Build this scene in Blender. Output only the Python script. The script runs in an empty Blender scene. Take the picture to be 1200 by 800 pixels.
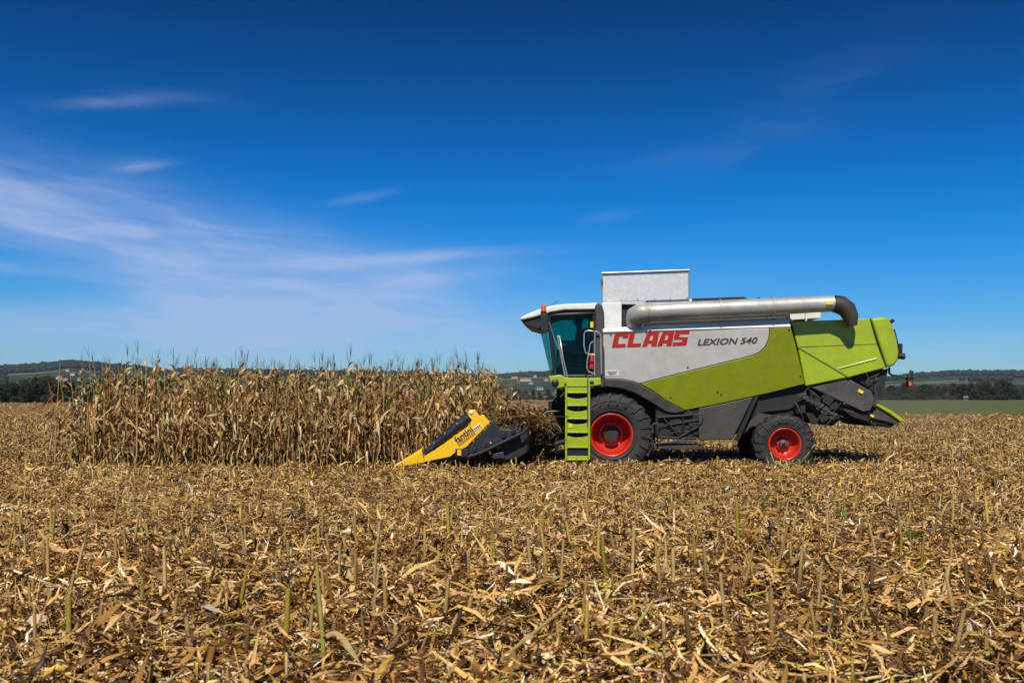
import bpy, math, random
import numpy as np
from mathutils import Vector, Matrix

random.seed(7); RNG = np.random.default_rng(7)
R = math.radians
C = bpy.context.scene.collection
SC = bpy.context.scene

# ------------------------------------------------------------ camera, sky, sun, exposure
F, H0, CX, HY = 1167.0, 1.67, 600.0, 466.0          # focal length in photo pixels, eye height, centre, horizon row
cam_d = bpy.data.cameras.new('camera'); cam = bpy.data.objects.new('camera', cam_d); C.objects.link(cam)
cam.location = (0, 0, H0); cam.rotation_euler = (R(90), 0, 0)
cam_d.sensor_width = 36; cam_d.lens = 36 * F / 1200; cam_d.shift_y = 66 / 1200
cam_d.clip_start = 0.05; cam_d.clip_end = 30000
cam_d.dof.use_dof = True; cam_d.dof.focus_distance = 20.5; cam_d.dof.aperture_fstop = 4.0
SC.camera = cam

SUN_EL = R(50); SUN_AZ = R(188)        # azimuth measured clockwise from +Y (the viewing direction)
sdir = Vector((math.sin(SUN_AZ) * math.cos(SUN_EL), math.cos(SUN_AZ) * math.cos(SUN_EL), math.sin(SUN_EL)))
sun_d = bpy.data.lights.new('sun', 'SUN'); sun = bpy.data.objects.new('sun', sun_d); C.objects.link(sun)
sun_d.energy = 5.0; sun_d.angle = R(0.5); sun_d.color = (1.0, 0.95, 0.86)
sun.rotation_euler = (-sdir).to_track_quat('-Z', 'Y').to_euler(); sun.location = (-5, -10, 30)

world = bpy.data.worlds.new("World"); SC.world = world; world.use_nodes = True
wt = world.node_tree; wn = wt.nodes; wn.clear()
def N(t, kind, **kw):
    n = t.nodes.new(kind)
    for k, v in kw.items():
        if k.startswith('i_'): n.inputs[k[2:].replace('_', ' ')].default_value = v
        else: setattr(n, k, v)
    return n
def M_(t, op, a, b=None, c=None, clamp=False):
    n = t.nodes.new('ShaderNodeMath'); n.operation = op; n.use_clamp = clamp
    for i, v in enumerate((a, b, c)):
        if v is None: continue
        if isinstance(v, (int, float)): n.inputs[i].default_value = v
        else: t.links.new(v, n.inputs[i])
    return n.outputs[0]
def MIX(t, f, a, b, bt='MIX'):
    n = t.nodes.new('ShaderNodeMix'); n.data_type = 'RGBA'; n.blend_type = bt
    for sock, v in ((n.inputs[0], f), (n.inputs[6], a), (n.inputs[7], b)):
        if isinstance(v, (int, float)): sock.default_value = v
        elif isinstance(v, tuple): sock.default_value = v if len(v) == 4 else v + (1,)
        else: t.links.new(v, sock)
    return n.outputs[2]
sky = N(wt, 'ShaderNodeTexSky', sky_type='NISHITA', sun_disc=False, sun_elevation=SUN_EL, sun_rotation=SUN_AZ,
        altitude=300, air_density=1.0, dust_density=0.2, ozone_density=4.0)
# a polarised, late-summer sky: more saturated than the plain model
hsv = N(wt, 'ShaderNodeHueSaturation'); hsv.inputs['Hue'].default_value = 0.5; hsv.inputs['Saturation'].default_value = 1.4
hsv.inputs['Value'].default_value = 1.0
wt.links.new(sky.outputs[0], hsv.inputs['Color'])
tc = N(wt, 'ShaderNodeTexCoord'); sx = N(wt, 'ShaderNodeSeparateXYZ'); wt.links.new(tc.outputs['Generated'], sx.inputs[0])
X, Y, Z = sx.outputs
az = M_(wt, 'ARCTAN2', X, Y)                         # clockwise from the view direction
el = M_(wt, 'ARCSINE', Z)
elc = M_(wt, 'MAXIMUM', el, 0.0)
dk = N(wt, 'ShaderNodeMapRange', interpolation_type='SMOOTHSTEP'); wt.links.new(elc, dk.inputs[0])
dk.inputs[1].default_value = 0.0; dk.inputs[2].default_value = 0.46; dk.inputs[3].default_value = 0.80; dk.inputs[4].default_value = 0.22
dark = dk.outputs[0]                                  # a polariser darkens the sky away from the horizon
vs = N(wt, 'ShaderNodeVectorMath', operation='SCALE'); wt.links.new(hsv.outputs[0], vs.inputs[0]); wt.links.new(dark, vs.inputs['Scale'])
lo_ = N(wt, 'ShaderNodeMapRange', interpolation_type='SMOOTHSTEP'); wt.links.new(elc, lo_.inputs[0]); lo_.inputs[1].default_value = 0.0; lo_.inputs[2].default_value = 0.24
tint = MIX(wt, 1.0, vs.outputs[0], MIX(wt, lo_.outputs[0], (0.46, 0.69, 1.02), (0.0, 0.92, 1.42)), 'MULTIPLY')
# cirrus, placed by direction in the sky
def cirrus_noise(rot, sx_, sy_, scale, detail, dist, lo, hi, seed):
    cb = N(wt, 'ShaderNodeCombineXYZ'); ca, sa = math.cos(rot), math.sin(rot)
    u = M_(wt, 'ADD', M_(wt, 'MULTIPLY', az, ca), M_(wt, 'MULTIPLY', el, sa))
    v = M_(wt, 'ADD', M_(wt, 'MULTIPLY', az, -sa), M_(wt, 'MULTIPLY', el, ca))
    wt.links.new(M_(wt, 'MULTIPLY', u, sx_), cb.inputs[0]); wt.links.new(M_(wt, 'MULTIPLY', v, sy_), cb.inputs[1]); cb.inputs[2].default_value = seed
    nz = N(wt, 'ShaderNodeTexNoise'); nz.inputs['Scale'].default_value = scale; nz.inputs['Detail'].default_value = detail
    nz.inputs['Roughness'].default_value = 0.55; nz.inputs['Distortion'].default_value = dist
    wt.links.new(cb.outputs[0], nz.inputs['Vector'])
    mr = N(wt, 'ShaderNodeMapRange', interpolation_type='SMOOTHSTEP'); wt.links.new(nz.outputs[0], mr.inputs[0])
    mr.inputs[1].default_value = lo; mr.inputs[2].default_value = hi
    return mr.outputs[0]
def blob(px, py, wx, wy, rot, power=1.0):            # soft ellipse in the sky: centre, half-widths (photo px converted to angle), tilt
    a0 = math.atan((px - CX) / F); e0 = math.atan((HY - py) / F * math.cos(a0))
    da = M_(wt, 'SUBTRACT', az, a0); de = M_(wt, 'SUBTRACT', el, e0)
    ca, sa = math.cos(rot), math.sin(rot)
    u = M_(wt, 'MULTIPLY', M_(wt, 'ADD', M_(wt, 'MULTIPLY', da, ca), M_(wt, 'MULTIPLY', de, sa)), F / wx)
    v = M_(wt, 'MULTIPLY', M_(wt, 'ADD', M_(wt, 'MULTIPLY', da, -sa), M_(wt, 'MULTIPLY', de, ca)), F / wy)
    d2 = M_(wt, 'ADD', M_(wt, 'MULTIPLY', u, u), M_(wt, 'MULTIPLY', v, v))
    return M_(wt, 'MULTIPLY', M_(wt, 'POWER', 2.718, M_(wt, 'MULTIPLY', d2, -1.0)), power)
n_soft = cirrus_noise(-0.12, 1.0, 3.2, 3.6, 9, 0.7, 0.25, 0.78, 3.1)
n_fine = cirrus_noise(-0.05, 1.0, 7.0, 7.0, 12, 0.9, 0.3, 0.7, 5.5)
n_wisp = cirrus_noise(0.1, 1.0, 6.0, 5.0, 11, 1.0, 0.42, 0.75, 8.4)
big = None
for b in ((50, 245, 200, 44, -0.16, .8), (170, 275, 210, 44, -0.2, .8), (290, 318, 220, 46, -0.14, .75), (420, 355, 200, 46, -0.05, .55), (60, 395, 330, 34, 0.0, .75), (340, 390, 300, 34, 0, .8), (480, 318, 150, 20, .06, .35)):
    v = blob(*b); big = v if big is None else M_(wt, 'ADD', big, v)
wisp = None
for b in ((150, 118, 75, 7, 0.16, .42), (205, 114, 60, 6, 0.0, .25), (163, 194, 30, 7, 0.1, .7), (428, 231, 32, 5, 0.2, .8), (715, 253, 30, 6, 0.1, .4), (470, 303, 150, 7, 0.06, .75),
          (30, 316, 80, 6, -0.08, .7), (530, 322, 80, 8, 0.08, .5), (1120, 405, 120, 8, 0.04, .35), (800, 330, 160, 40, 0.3, .07), (950, 110, 150, 30, 0.5, .05), (850, 175, 160, 16, 0.15, .06), (100, 218, 70, 7, 0.1, .6)):
    v = blob(*b); wisp = v if wisp is None else M_(wt, 'ADD', wisp, v)
cov = M_(wt, 'ADD', M_(wt, 'MULTIPLY', big, M_(wt, 'MULTIPLY', M_(wt, 'MULTIPLY_ADD', n_soft, 0.95, 0.10), M_(wt, 'MULTIPLY_ADD', n_fine, 0.5, 0.58))), M_(wt, 'MULTIPLY', wisp, M_(wt, 'MULTIPLY_ADD', n_wisp, 0.9, 0.25)))
cov = M_(wt, 'MULTIPLY', M_(wt, 'MINIMUM', cov, 1.0), 0.68)
skycol = MIX(wt, cov, tint, (3.7, 4.5, 6.6))
bg = N(wt, 'ShaderNodeBackground'); bg.inputs['Strength'].default_value = 0.12
wt.links.new(skycol, bg.inputs['Color']); wo = N(wt, 'ShaderNodeOutputWorld'); wt.links.new(bg.outputs[0], wo.inputs[0])
SC.view_settings.view_transform = 'Standard'; SC.view_settings.look = 'None'; SC.view_settings.exposure = 0.0; SC.view_settings.gamma = 1.0
SC.render.engine = 'CYCLES'; SC.cycles.max_bounces = 8; SC.cycles.transparent_max_bounces = 16; SC.cycles.use_denoising = True
SC.cycles.volume_bounces = 0

# ------------------------------------------------------------ helpers
def srgb(r, g, b):
    f = lambda c: ((c / 255) / 12.92 if c / 255 <= 0.04045 else ((c / 255 + 0.055) / 1.055) ** 2.4)
    return (f(r), f(g), f(b))
def at(px, py, D): return ((px - CX) / F * D, D, H0 + (HY - py) / F * D)
GZ = 0.17                                             # level of the trodden litter bed; the wheels sink into it
def gD(py): return F * (H0 - GZ) / (py - HY)

def material(name, col, rough=0.6, metal=0.0, noise=0.15, nscale=6.0, col2=None, bump=0.0, bscale=40.0, spec=0.5, coat=0.0,
             dirt=None, dirt_amt=0.0, dirt_scale=2.5, stretch=None):
    m = bpy.data.materials.new(name); m.use_nodes = True; t = m.node_tree; t.nodes.clear()
    out = N(t, 'ShaderNodeOutputMaterial'); p = N(t, 'ShaderNodeBsdfPrincipled'); t.links.new(p.outputs[0], out.inputs[0])
    p.inputs['Metallic'].default_value = metal; p.inputs['Specular IOR Level'].default_value = spec; p.inputs['Coat Weight'].default_value = coat
    p.inputs['Coat Roughness'].default_value = 0.15
    tcn = N(t, 'ShaderNodeTexCoord'); vec = tcn.outputs['Object']
    if stretch:
        mp = N(t, 'ShaderNodeMapping'); mp.inputs['Scale'].default_value = stretch; t.links.new(vec, mp.inputs[0]); vec = mp.outputs[0]
    nz = N(t, 'ShaderNodeTexNoise'); nz.inputs['Scale'].default_value = nscale; nz.inputs['Detail'].default_value = 8; nz.inputs['Roughness'].default_value = 0.62
    t.links.new(vec, nz.inputs['Vector'])
    f = N(t, 'ShaderNodeMapRange'); t.links.new(nz.outputs[0], f.inputs[0]); f.inputs[1].default_value = 0.3; f.inputs[2].default_value = 0.7
    c2 = col2 if col2 else tuple(c * (1 - noise) for c in col)
    c = MIX(t, f.outputs[0], c2, tuple(min(1, k * (1 + noise * .5)) for k in col))
    if dirt:
        n2 = N(t, 'ShaderNodeTexNoise'); n2.inputs['Scale'].default_value = dirt_scale; n2.inputs['Detail'].default_value = 10; n2.inputs['Roughness'].default_value = 0.7
        t.links.new(tcn.outputs['Object'], n2.inputs['Vector'])
        f2 = N(t, 'ShaderNodeMapRange'); t.links.new(n2.outputs[0], f2.inputs[0]); f2.inputs[1].default_value = 0.38; f2.inputs[2].default_value = 0.72; f2.inputs[4].default_value = dirt_amt
        c = MIX(t, f2.outputs[0], c, dirt)
        rr = M_(t, 'MULTIPLY_ADD', f2.outputs[0], 0.4, rough, clamp=True); t.links.new(rr, p.inputs['Roughness'])
    else:
        rr = M_(t, 'MULTIPLY_ADD', f.outputs[0], 0.12, rough - 0.06, clamp=True); t.links.new(rr, p.inputs['Roughness'])
    t.links.new(c, p.inputs['Base Color'])
    if bump:
        n3 = N(t, 'ShaderNodeTexNoise'); n3.inputs['Scale'].default_value = bscale; n3.inputs['Detail'].default_value = 6
        t.links.new(vec, n3.inputs['Vector'])
        b = N(t, 'ShaderNodeBump'); b.inputs['Strength'].default_value = bump; b.inputs['Distance'].default_value = 0.02
        t.links.new(n3.outputs[0], b.inputs['Height']); t.links.new(b.outputs[0], p.inputs['Normal'])
    return m
DUST = srgb(150, 128, 95)
MT = {}
MT['lime'] = material('lime_paint', (0.34, 0.45, 0.002), 0.34, noise=0.12, nscale=3, coat=0.25, bump=.04, bscale=2.0, dirt=srgb(135, 130, 45), dirt_amt=0.5)
MT['lime_dull'] = material('lime_paint_olive', (0.25, 0.30, 0.002), 0.42, noise=0.14, nscale=5, bump=.05, bscale=2.0, dirt=srgb(130, 118, 55), dirt_amt=0.42, dirt_scale=3.5)  # darker, more olive base than the other lime, with mottled dirt over it
MT['silver'] = material('silver_paint', (0.64, 0.63, 0.60), 0.36, metal=0.1, noise=0.08, nscale=4, bump=.05, bscale=2.5, dirt=srgb(165, 148, 120), dirt_amt=0.4, dirt_scale=3)
MT['white'] = material('off_white_paint', (0.78, 0.78, 0.75), 0.42, noise=0.07, nscale=6, dirt=DUST, dirt_amt=0.25, dirt_scale=5)
MT['galv'] = material('galvanised_sheet', (0.72, 0.72, 0.72), 0.38, metal=0.35, noise=0.2, nscale=14, bump=.25, bscale=2.2, dirt=(0.42, 0.4, 0.36), dirt_amt=0.6, dirt_scale=2.2)
MT['tube'] = material('worn_tube_metal', (0.52, 0.51, 0.49), 0.38, metal=0.35, noise=0.22, nscale=3, dirt=(0.16, 0.13, 0.1), dirt_amt=0.75, dirt_scale=1.1)
MT['steel'] = material('bare_steel', (0.5, 0.5, 0.48), 0.35, metal=0.7, noise=0.15)
MT['grey'] = material('dark_grey_paint', (0.05, 0.05, 0.055), 0.5, noise=0.12, dirt=DUST, dirt_amt=0.25, dirt_scale=4)
MT['grey_dusty'] = material('dusty_grey_paint', (0.045, 0.042, 0.04), 0.55, noise=0.15, dirt=srgb(105, 88, 66), dirt_amt=0.35, dirt_scale=2.2)
MT['black'] = material('black_plastic', (0.018, 0.018, 0.02), 0.45, noise=0.2)
MT['sooty'] = material('greasy_black_metal', (0.015, 0.013, 0.012), 0.6, noise=0.3, dirt=(0.05, 0.035, 0.022), dirt_amt=0.3, dirt_scale=6)
MT['darkblue'] = material('blue_black_paint', (0.018, 0.022, 0.032), 0.35, noise=0.2, dirt=srgb(95, 80, 60), dirt_amt=0.25, dirt_scale=6)
MT['red'] = material('red_rim_paint', (0.62, 0.028, 0.010), 0.3, noise=0.15, coat=0.35, dirt=srgb(95, 50, 35), dirt_amt=0.45, dirt_scale=4)
MT['redtext'] = material('red_lettering', (0.5, 0.03, 0.02), 0.45, noise=0.08)
MT['darktext'] = material('dark_lettering', (0.07, 0.06, 0.06), 0.5)
MT['rubber'] = material('tyre_rubber', (0.018, 0.018, 0.019), 0.7, noise=0.2, dirt=(0.10, 0.075, 0.055), dirt_amt=0.45, dirt_scale=3, bump=0.2)
MT['yellow'] = material('yellow_paint', (0.90, 0.53, 0.004), 0.36, noise=0.06, coat=0.2, dirt=DUST, dirt_amt=0.22, dirt_scale=6)
MT['orange'] = material('amber_plastic', (0.65, 0.14, 0.01), 0.25, coat=0.5)
MT['redplastic'] = material('red_plastic', (0.55, 0.02, 0.02), 0.35)
MT['sticker'] = material('yellow_sticker', (0.8, 0.62, 0.01), 0.5)
MT['stickerw'] = material('white_sticker', (0.8, 0.8, 0.8), 0.5)
MT['cloth'] = material('pale_blue_cotton', (0.22, 0.35, 0.5), 0.9)
MT['skin'] = material('skin', (0.5, 0.28, 0.19), 0.55)
MT['hair'] = material('brown_hair', (0.04, 0.025, 0.015), 0.8)
MT['upholstery'] = material('dark_upholstery', (0.03, 0.035, 0.04), 0.85)
MT['wallw'] = material('pale_render', (0.52, 0.51, 0.48), 0.8)
MT['wallc'] = material('cream_render', (0.55, 0.47, 0.36), 0.8)
MT['roofr'] = material('red_roof_tiles', (0.24, 0.09, 0.055), 0.8)
MT['roofg'] = material('grey_roof', (0.13, 0.13, 0.14), 0.7)
MT['win'] = material('window_dark', (0.03, 0.035, 0.045), 0.2)
def glass_mat(name, tint):
    m = bpy.data.materials.new(name); m.use_nodes = True; t = m.node_tree; t.nodes.clear()
    out = N(t, 'ShaderNodeOutputMaterial'); tr = N(t, 'ShaderNodeBsdfTransparent'); tr.inputs[0].default_value = tint + (1,)
    gl = N(t, 'ShaderNodeBsdfGlossy'); gl.inputs['Roughness'].default_value = 0.03; gl.inputs[0].default_value = (0.9, 0.95, 1, 1)
    fr = N(t, 'ShaderNodeFresnel'); fr.inputs[0].default_value = 1.45
    mx = N(t, 'ShaderNodeMixShader'); t.links.new(M_(t, 'MULTIPLY', fr.outputs[0], 0.35), mx.inputs[0]); t.links.new(tr.outputs[0], mx.inputs[1]); t.links.new(gl.outputs[0], mx.inputs[2])
    t.links.new(mx.outputs[0], out.inputs[0]); return m
MT['glass'] = glass_mat('teal_tinted_glass', (0.13, 0.64, 0.60))

def leaf_mat(name, transl=0.25, rough=0.7, vary=0.25, hue_obj=True, fine=28):
    """dry or green plant matter; colour from the piece's own 'col' attribute, mottled"""
    m = bpy.data.materials.new(name); m.use_nodes = True; t = m.node_tree; t.nodes.clear()
    out = N(t, 'ShaderNodeOutputMaterial'); at_ = N(t, 'ShaderNodeAttribute'); at_.attribute_name = 'col'
    tcn = N(t, 'ShaderNodeTexCoord'); nz = N(t, 'ShaderNodeTexNoise'); nz.inputs['Scale'].default_value = fine; nz.inputs['Detail'].default_value = 6; nz.inputs['Roughness'].default_value = 0.7
    t.links.new(tcn.outputs['Object'], nz.inputs['Vector'])
    k = M_(t, 'MAXIMUM', M_(t, 'MULTIPLY_ADD', nz.outputs[0], vary * 4, 1 - vary * 2), 0.2)
    if hue_obj:
        oi = N(t, 'ShaderNodeObjectInfo'); k = M_(t, 'MULTIPLY', k, M_(t, 'MULTIPLY_ADD', oi.outputs['Random'], 0.3, 0.85))
    v = N(t, 'ShaderNodeVectorMath', operation='SCALE'); t.links.new(at_.outputs['Color'], v.inputs[0]); t.links.new(k, v.inputs['Scale'])
    p = N(t, 'ShaderNodeBsdfPrincipled'); p.inputs['Roughness'].default_value = rough; p.inputs['Specular IOR Level'].default_value = 0.35
    t.links.new(v.outputs[0], p.inputs['Base Color'])
    if transl:
        tr = N(t, 'ShaderNodeBsdfTranslucent'); t.links.new(v.outputs[0], tr.inputs[0])
        mx = N(t, 'ShaderNodeMixShader'); mx.inputs[0].default_value = transl
        t.links.new(p.outputs[0], mx.inputs[1]); t.links.new(tr.outputs[0], mx.inputs[2]); t.links.new(mx.outputs[0], out.inputs[0])
    else: t.links.new(p.outputs[0], out.inputs[0])
    return m
MT['dry'] = leaf_mat('dry_corn_leaf', 0.2)
MT['litter'] = leaf_mat('corn_litter', 0.1, hue_obj=False, rough=0.5, fine=45, vary=.35)
MT['leafy'] = leaf_mat('tree_leaves', 0.2, vary=0.25, fine=1.0)

def tag(o, label=None, cat=None, group=None, kind=None):
    for k, v in (('label', label), ('category', cat), ('group', group), ('kind', kind)):
        if v: o[k] = v
    return o
def empty(name, loc, rz=0):
    o = bpy.data.objects.new(name, None); C.objects.link(o); o.location = loc; o.rotation_euler = (0, 0, rz); o.empty_display_size = 0.3; return o
def link(name, me, parent=None, loc=(0, 0, 0)):
    o = bpy.data.objects.new(name, me); C.objects.link(o); o.location = loc
    if parent: o.parent = parent
    return o
def copy_tree(o, parent=None):
    c = o.copy(); C.objects.link(c); c.parent = parent
    for ch in o.children: copy_tree(ch, c)
    return c

def np_mesh(name, V, Q, mat, cols=None, smooth=False):
    """V (n,3), Q (m,k) same-size faces, cols (n,3) point colours"""
    me = bpy.data.meshes.new(name); V = np.asarray(V, np.float32); Q = np.asarray(Q, np.int32); m, k = Q.shape
    me.vertices.add(len(V)); me.vertices.foreach_set('co', V.ravel())
    me.loops.add(m * k); me.loops.foreach_set('vertex_index', Q.ravel())
    me.polygons.add(m); me.polygons.foreach_set('loop_start', np.arange(0, m * k, k, dtype=np.int32))
    if smooth: me.polygons.foreach_set('use_smooth', np.ones(m, bool))
    me.update(calc_edges=True)
    if cols is not None:
        a = me.color_attributes.new('col', 'FLOAT_COLOR', 'POINT'); c4 = np.ones((len(V), 4), np.float32); c4[:, :3] = cols
        a.data.foreach_set('color', c4.ravel())
    me.materials.append(mat); return me

class MB:
    """collects shapes in local coordinates, builds ONE mesh object"""
    def __init__(s): s.v = []; s.f = []; s.sm = []; s.c = []
    def add(s, vs, fs, smooth=False, col=None):
        b = len(s.v); s.v += [tuple(v) for v in vs]; s.f += [tuple(b + i for i in f) for f in fs]; s.sm += [smooth] * len(fs)
        s.c += [col or (1, 1, 1)] * len(vs); return s
    def box(s, x0, x1, y0, y1, z0, z1, M=None):
        vs = [Vector(p) for p in ((x0, y0, z0), (x1, y0, z0), (x1, y1, z0), (x0, y1, z0), (x0, y0, z1), (x1, y0, z1), (x1, y1, z1), (x0, y1, z1))]
        if M: vs = [M @ v for v in vs]
        return s.add(vs, [(0, 3, 2, 1), (4, 5, 6, 7), (0, 1, 5, 4), (1, 2, 6, 5), (2, 3, 7, 6), (3, 0, 4, 7)])
    def prism(s, front, back, smooth=False):       # two matching loops
        n = len(front); vs = list(front) + list(back)
        fs = [tuple(range(n)), tuple(reversed(range(n, 2 * n)))] + [(i, i + n, (i + 1) % n + n, (i + 1) % n) for i in range(n)]
        return s.add(vs, fs)
    def tube(s, pts, r, seg=10, caps=True, smooth=True, col=None):
        pts = [Vector(p) for p in pts]; n = len(pts); rs = r if isinstance(r, (list, tuple)) else [r] * n
        up = Vector((0, 0, 1)); prev = None; vs = []
        for i, p in enumerate(pts):
            d = (pts[min(i + 1, n - 1)] - pts[max(i - 1, 0)]).normalized()
            a = prev if prev is not None else (up if abs(d.dot(up)) < 0.9 else Vector((1, 0, 0)))
            a = (a - d * a.dot(d)).normalized(); prev = a; b = d.cross(a)
            for k in range(seg):
                t = 2 * math.pi * k / seg; vs.append(p + (a * math.cos(t) + b * math.sin(t)) * rs[i])
        fs = [(i * seg + k, i * seg + (k + 1) % seg, (i + 1) * seg + (k + 1) % seg, (i + 1) * seg + k) for i in range(n - 1) for k in range(seg)]
        s.add(vs, fs, smooth, col)
        if caps:
            s.add(vs[:seg], [tuple(reversed(range(seg)))], False, col); s.add(vs[-seg:], [tuple(range(seg))], False, col)
        return s
    def lathe(s, prof, seg=48, centre=(0, 0, 0), smooth=True, closed=False):   # profile (r, y), axis = Y
        cx, cy, cz = centre; n = len(prof); vs = []
        for i in range(seg):
            t = 2 * math.pi * i / seg
            for r, y in prof: vs.append((cx + r * math.cos(t), cy + y, cz + r * math.sin(t)))
        m = n if closed else n - 1
        fs = [(i * n + j, i * n + (j + 1) % n, ((i + 1) % seg) * n + (j + 1) % n, ((i + 1) % seg) * n + j) for i in range(seg) for j in range(m)]
        return s.add(vs, fs, smooth)
    def cyl(s, c, r, y0, y1, seg=24): # axis Y
        return s.lathe([(0.0001, y0), (r, y0), (r, y1), (0.0001, y1)], seg, c, smooth=False)
    def build(s, name, mat, parent=None, off=(0, 0, 0), bevel=0, loc=(0, 0, 0), col=False, bseg=2):
        me = bpy.data.meshes.new(name); o_ = Vector(off)
        me.from_pydata([tuple(Vector(v) - o_) for v in s.v], [], s.f); me.polygons.foreach_set('use_smooth', s.sm)
        if col:
            a = me.color_attributes.new('col', 'FLOAT_COLOR', 'POINT')
            for i, c in enumerate(s.c): a.data[i].color = tuple(c) + (1,)
        me.materials.append(mat); me.update()
        o = link(name, me, parent, loc)
        if bevel:
            b = o.modifiers.new('bevel', 'BEVEL'); b.width = bevel; b.segments = bseg; b.limit_method = 'ANGLE'; b.angle_limit = R(35)
            w = o.modifiers.new('wn', 'WEIGHTED_NORMAL'); w.keep_sharp = True
            me.polygons.foreach_set('use_smooth', [True] * len(me.polygons))
            me.set_sharp_from_angle(angle=R(35)) if hasattr(me, 'set_sharp_from_angle') else None
        return o

# value noise for terrain
def vnoise(x, y, seed=0):
    xi = np.floor(x).astype(int); yi = np.floor(y).astype(int); xf = x - xi; yf = y - yi
    def h(a, b): 
        n = (a * 374761393 + b * 668265263 + seed * 1274126177) & 0x7fffffff; n = ((n ^ (n >> 13)) * 1274126177) & 0x7fffffff
        return ((n ^ (n >> 16)) & 0xffff) / 65535.0
    u = xf * xf * (3 - 2 * xf); v = yf * yf * (3 - 2 * yf)
    return (h(xi, yi) * (1 - u) + h(xi + 1, yi) * u) * (1 - v) + (h(xi, yi + 1) * (1 - u) + h(xi + 1, yi + 1) * u) * v
def fbm(x, y, o=4, seed=0):
    s = 0; a = 0.5
    for i in range(o): s = s + a * vnoise(x * 2 ** i, y * 2 ** i, seed + i); a *= 0.5
    return s
def ground_z(x, y):
    near = np.clip((70 - y) / 20, 0, 1)
    return GZ + near * ((fbm(x * 1.3, y * 1.3, 4, 5) - 0.47) * 0.10 + (fbm(x * 0.25, y * 0.25, 2, 9) - 0.37) * 0.10)

# ------------------------------------------------------------ ground
def ground():
    ys = np.concatenate([np.arange(-8, 4, 0.6), np.arange(4, 30, 0.11), np.geomspace(30, 120, 90), np.geomspace(124, 9000, 60)])
    us = np.linspace(-1, 1, 260)
    Yg = np.repeat(ys[:, None], len(us), 1)
    half = np.maximum(16, np.abs(ys) * 0.8 + 6); half[ys > 120] = ys[ys > 120] * 1.3
    Xg = us[None, :] * half[:, None]
    Zg = ground_z(Xg, Yg)
    n, m = Xg.shape; V = np.stack([Xg, Yg, Zg], -1).reshape(-1, 3)
    i = np.arange(n - 1)[:, None] * m + np.arange(m - 1)[None, :]
    Q = np.stack([i, i + 1, i + m + 1, i + m], -1).reshape(-1, 4)
    mt = bpy.data.materials.new('stubble_soil'); mt.use_nodes = True; t = mt.node_tree; t.nodes.clear()
    out = N(t, 'ShaderNodeOutputMaterial'); p = N(t, 'ShaderNodeBsdfPrincipled'); p.inputs['Roughness'].default_value = 0.9; p.inputs['Specular IOR Level'].default_value = 0.15
    tcn = N(t, 'ShaderNodeTexCoord'); 
    def noise(scale, det=8, st=None):
        nz = N(t, 'ShaderNodeTexNoise'); nz.inputs['Scale'].default_value = scale; nz.inputs['Detail'].default_value = det; nz.inputs['Roughness'].default_value = 0.7
        v = tcn.outputs['Object']
        if st: mp = N(t, 'ShaderNodeMapping'); mp.inputs['Scale'].default_value = st; t.links.new(v, mp.inputs[0]); v = mp.outputs[0]
        t.links.new(v, nz.inputs['Vector']); return nz.outputs[0]
    ramp = N(t, 'ShaderNodeValToRGB'); e = ramp.color_ramp.elements
    e[0].position = 0.3; e[0].color = (0.016, 0.010, 0.006, 1); e[1].position = 0.75; e[1].color = (0.13, 0.08, 0.035, 1)
    x = e.new(0.5); x.color = (0.04, 0.025, 0.013, 1)
    t.links.new(noise(9, 10), ramp.inputs[0])
    far = N(t, 'ShaderNodeValToRGB'); e = far.color_ramp.elements
    e[0].position = 0.36; e[0].color = (0.12, 0.07, 0.03, 1); e[1].position = 0.66; e[1].color = (0.34, 0.215, 0.11, 1)
    t.links.new(noise(1.6, 12, (1, .35, 1)), far.inputs[0])
    sp = N(t, 'ShaderNodeSeparateXYZ'); t.links.new(tcn.outputs['Object'], sp.inputs[0])
    mr = N(t, 'ShaderNodeMapRange', interpolation_type='SMOOTHSTEP'); t.links.new(sp.outputs[1], mr.inputs[0]); mr.inputs[1].default_value = 30; mr.inputs[2].default_value = 80
    c = MIX(t, mr.outputs[0], ramp.outputs[0], far.outputs[0])
    t.links.new(c, p.inputs['Base Color'])
    b = N(t, 'ShaderNodeBump'); b.inputs['Strength'].default_value = 0.8; b.inputs['Distance'].default_value = 0.08; t.links.new(noise(6, 10), b.inputs['Height']); t.links.new(b.outputs[0], p.inputs['Normal'])
    t.links.new(p.outputs[0], out.inputs[0])
    o = link('ground', np_mesh('ground', V, Q, mt, smooth=True)); o['kind'] = 'structure'
ground()

def green_field():
    ys = np.geomspace(88, 640, 120); n = len(ys); m = 200
    V = []; 
    for y in ys:
        x0 = 22 + (y - 88) * 0.16; x1 = y * 1.1 + 20
        x = np.linspace(x0, x1, m); z = 0.25 + fbm(x * 0.5, np.full(m, y) * 0.5, 3, 21) * 0.32 + 0 * x
        if y < 90: z = z * 0 + 0.18
        V.append(np.stack([x, np.full(m, y), z], -1))
    V = np.concatenate(V); i = np.arange(n - 1)[:, None] * m + np.arange(m - 1)[None, :]
    Q = np.stack([i, i + 1, i + m + 1, i + m], -1).reshape(-1, 4)
    mt = material('green_crop', (0.10, 0.13, 0.03), 0.8, nscale=0.35, col2=(0.04, 0.07, 0.016), spec=0.2, bump=1.0, bscale=3, stretch=(1, 0.3, 1), dirt=(0.13, 0.11, 0.05), dirt_amt=0.7, dirt_scale=0.12)
    o = link('green_field', np_mesh('green_field', V, Q, mt, smooth=True)); o['kind'] = 'structure'
green_field()

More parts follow.
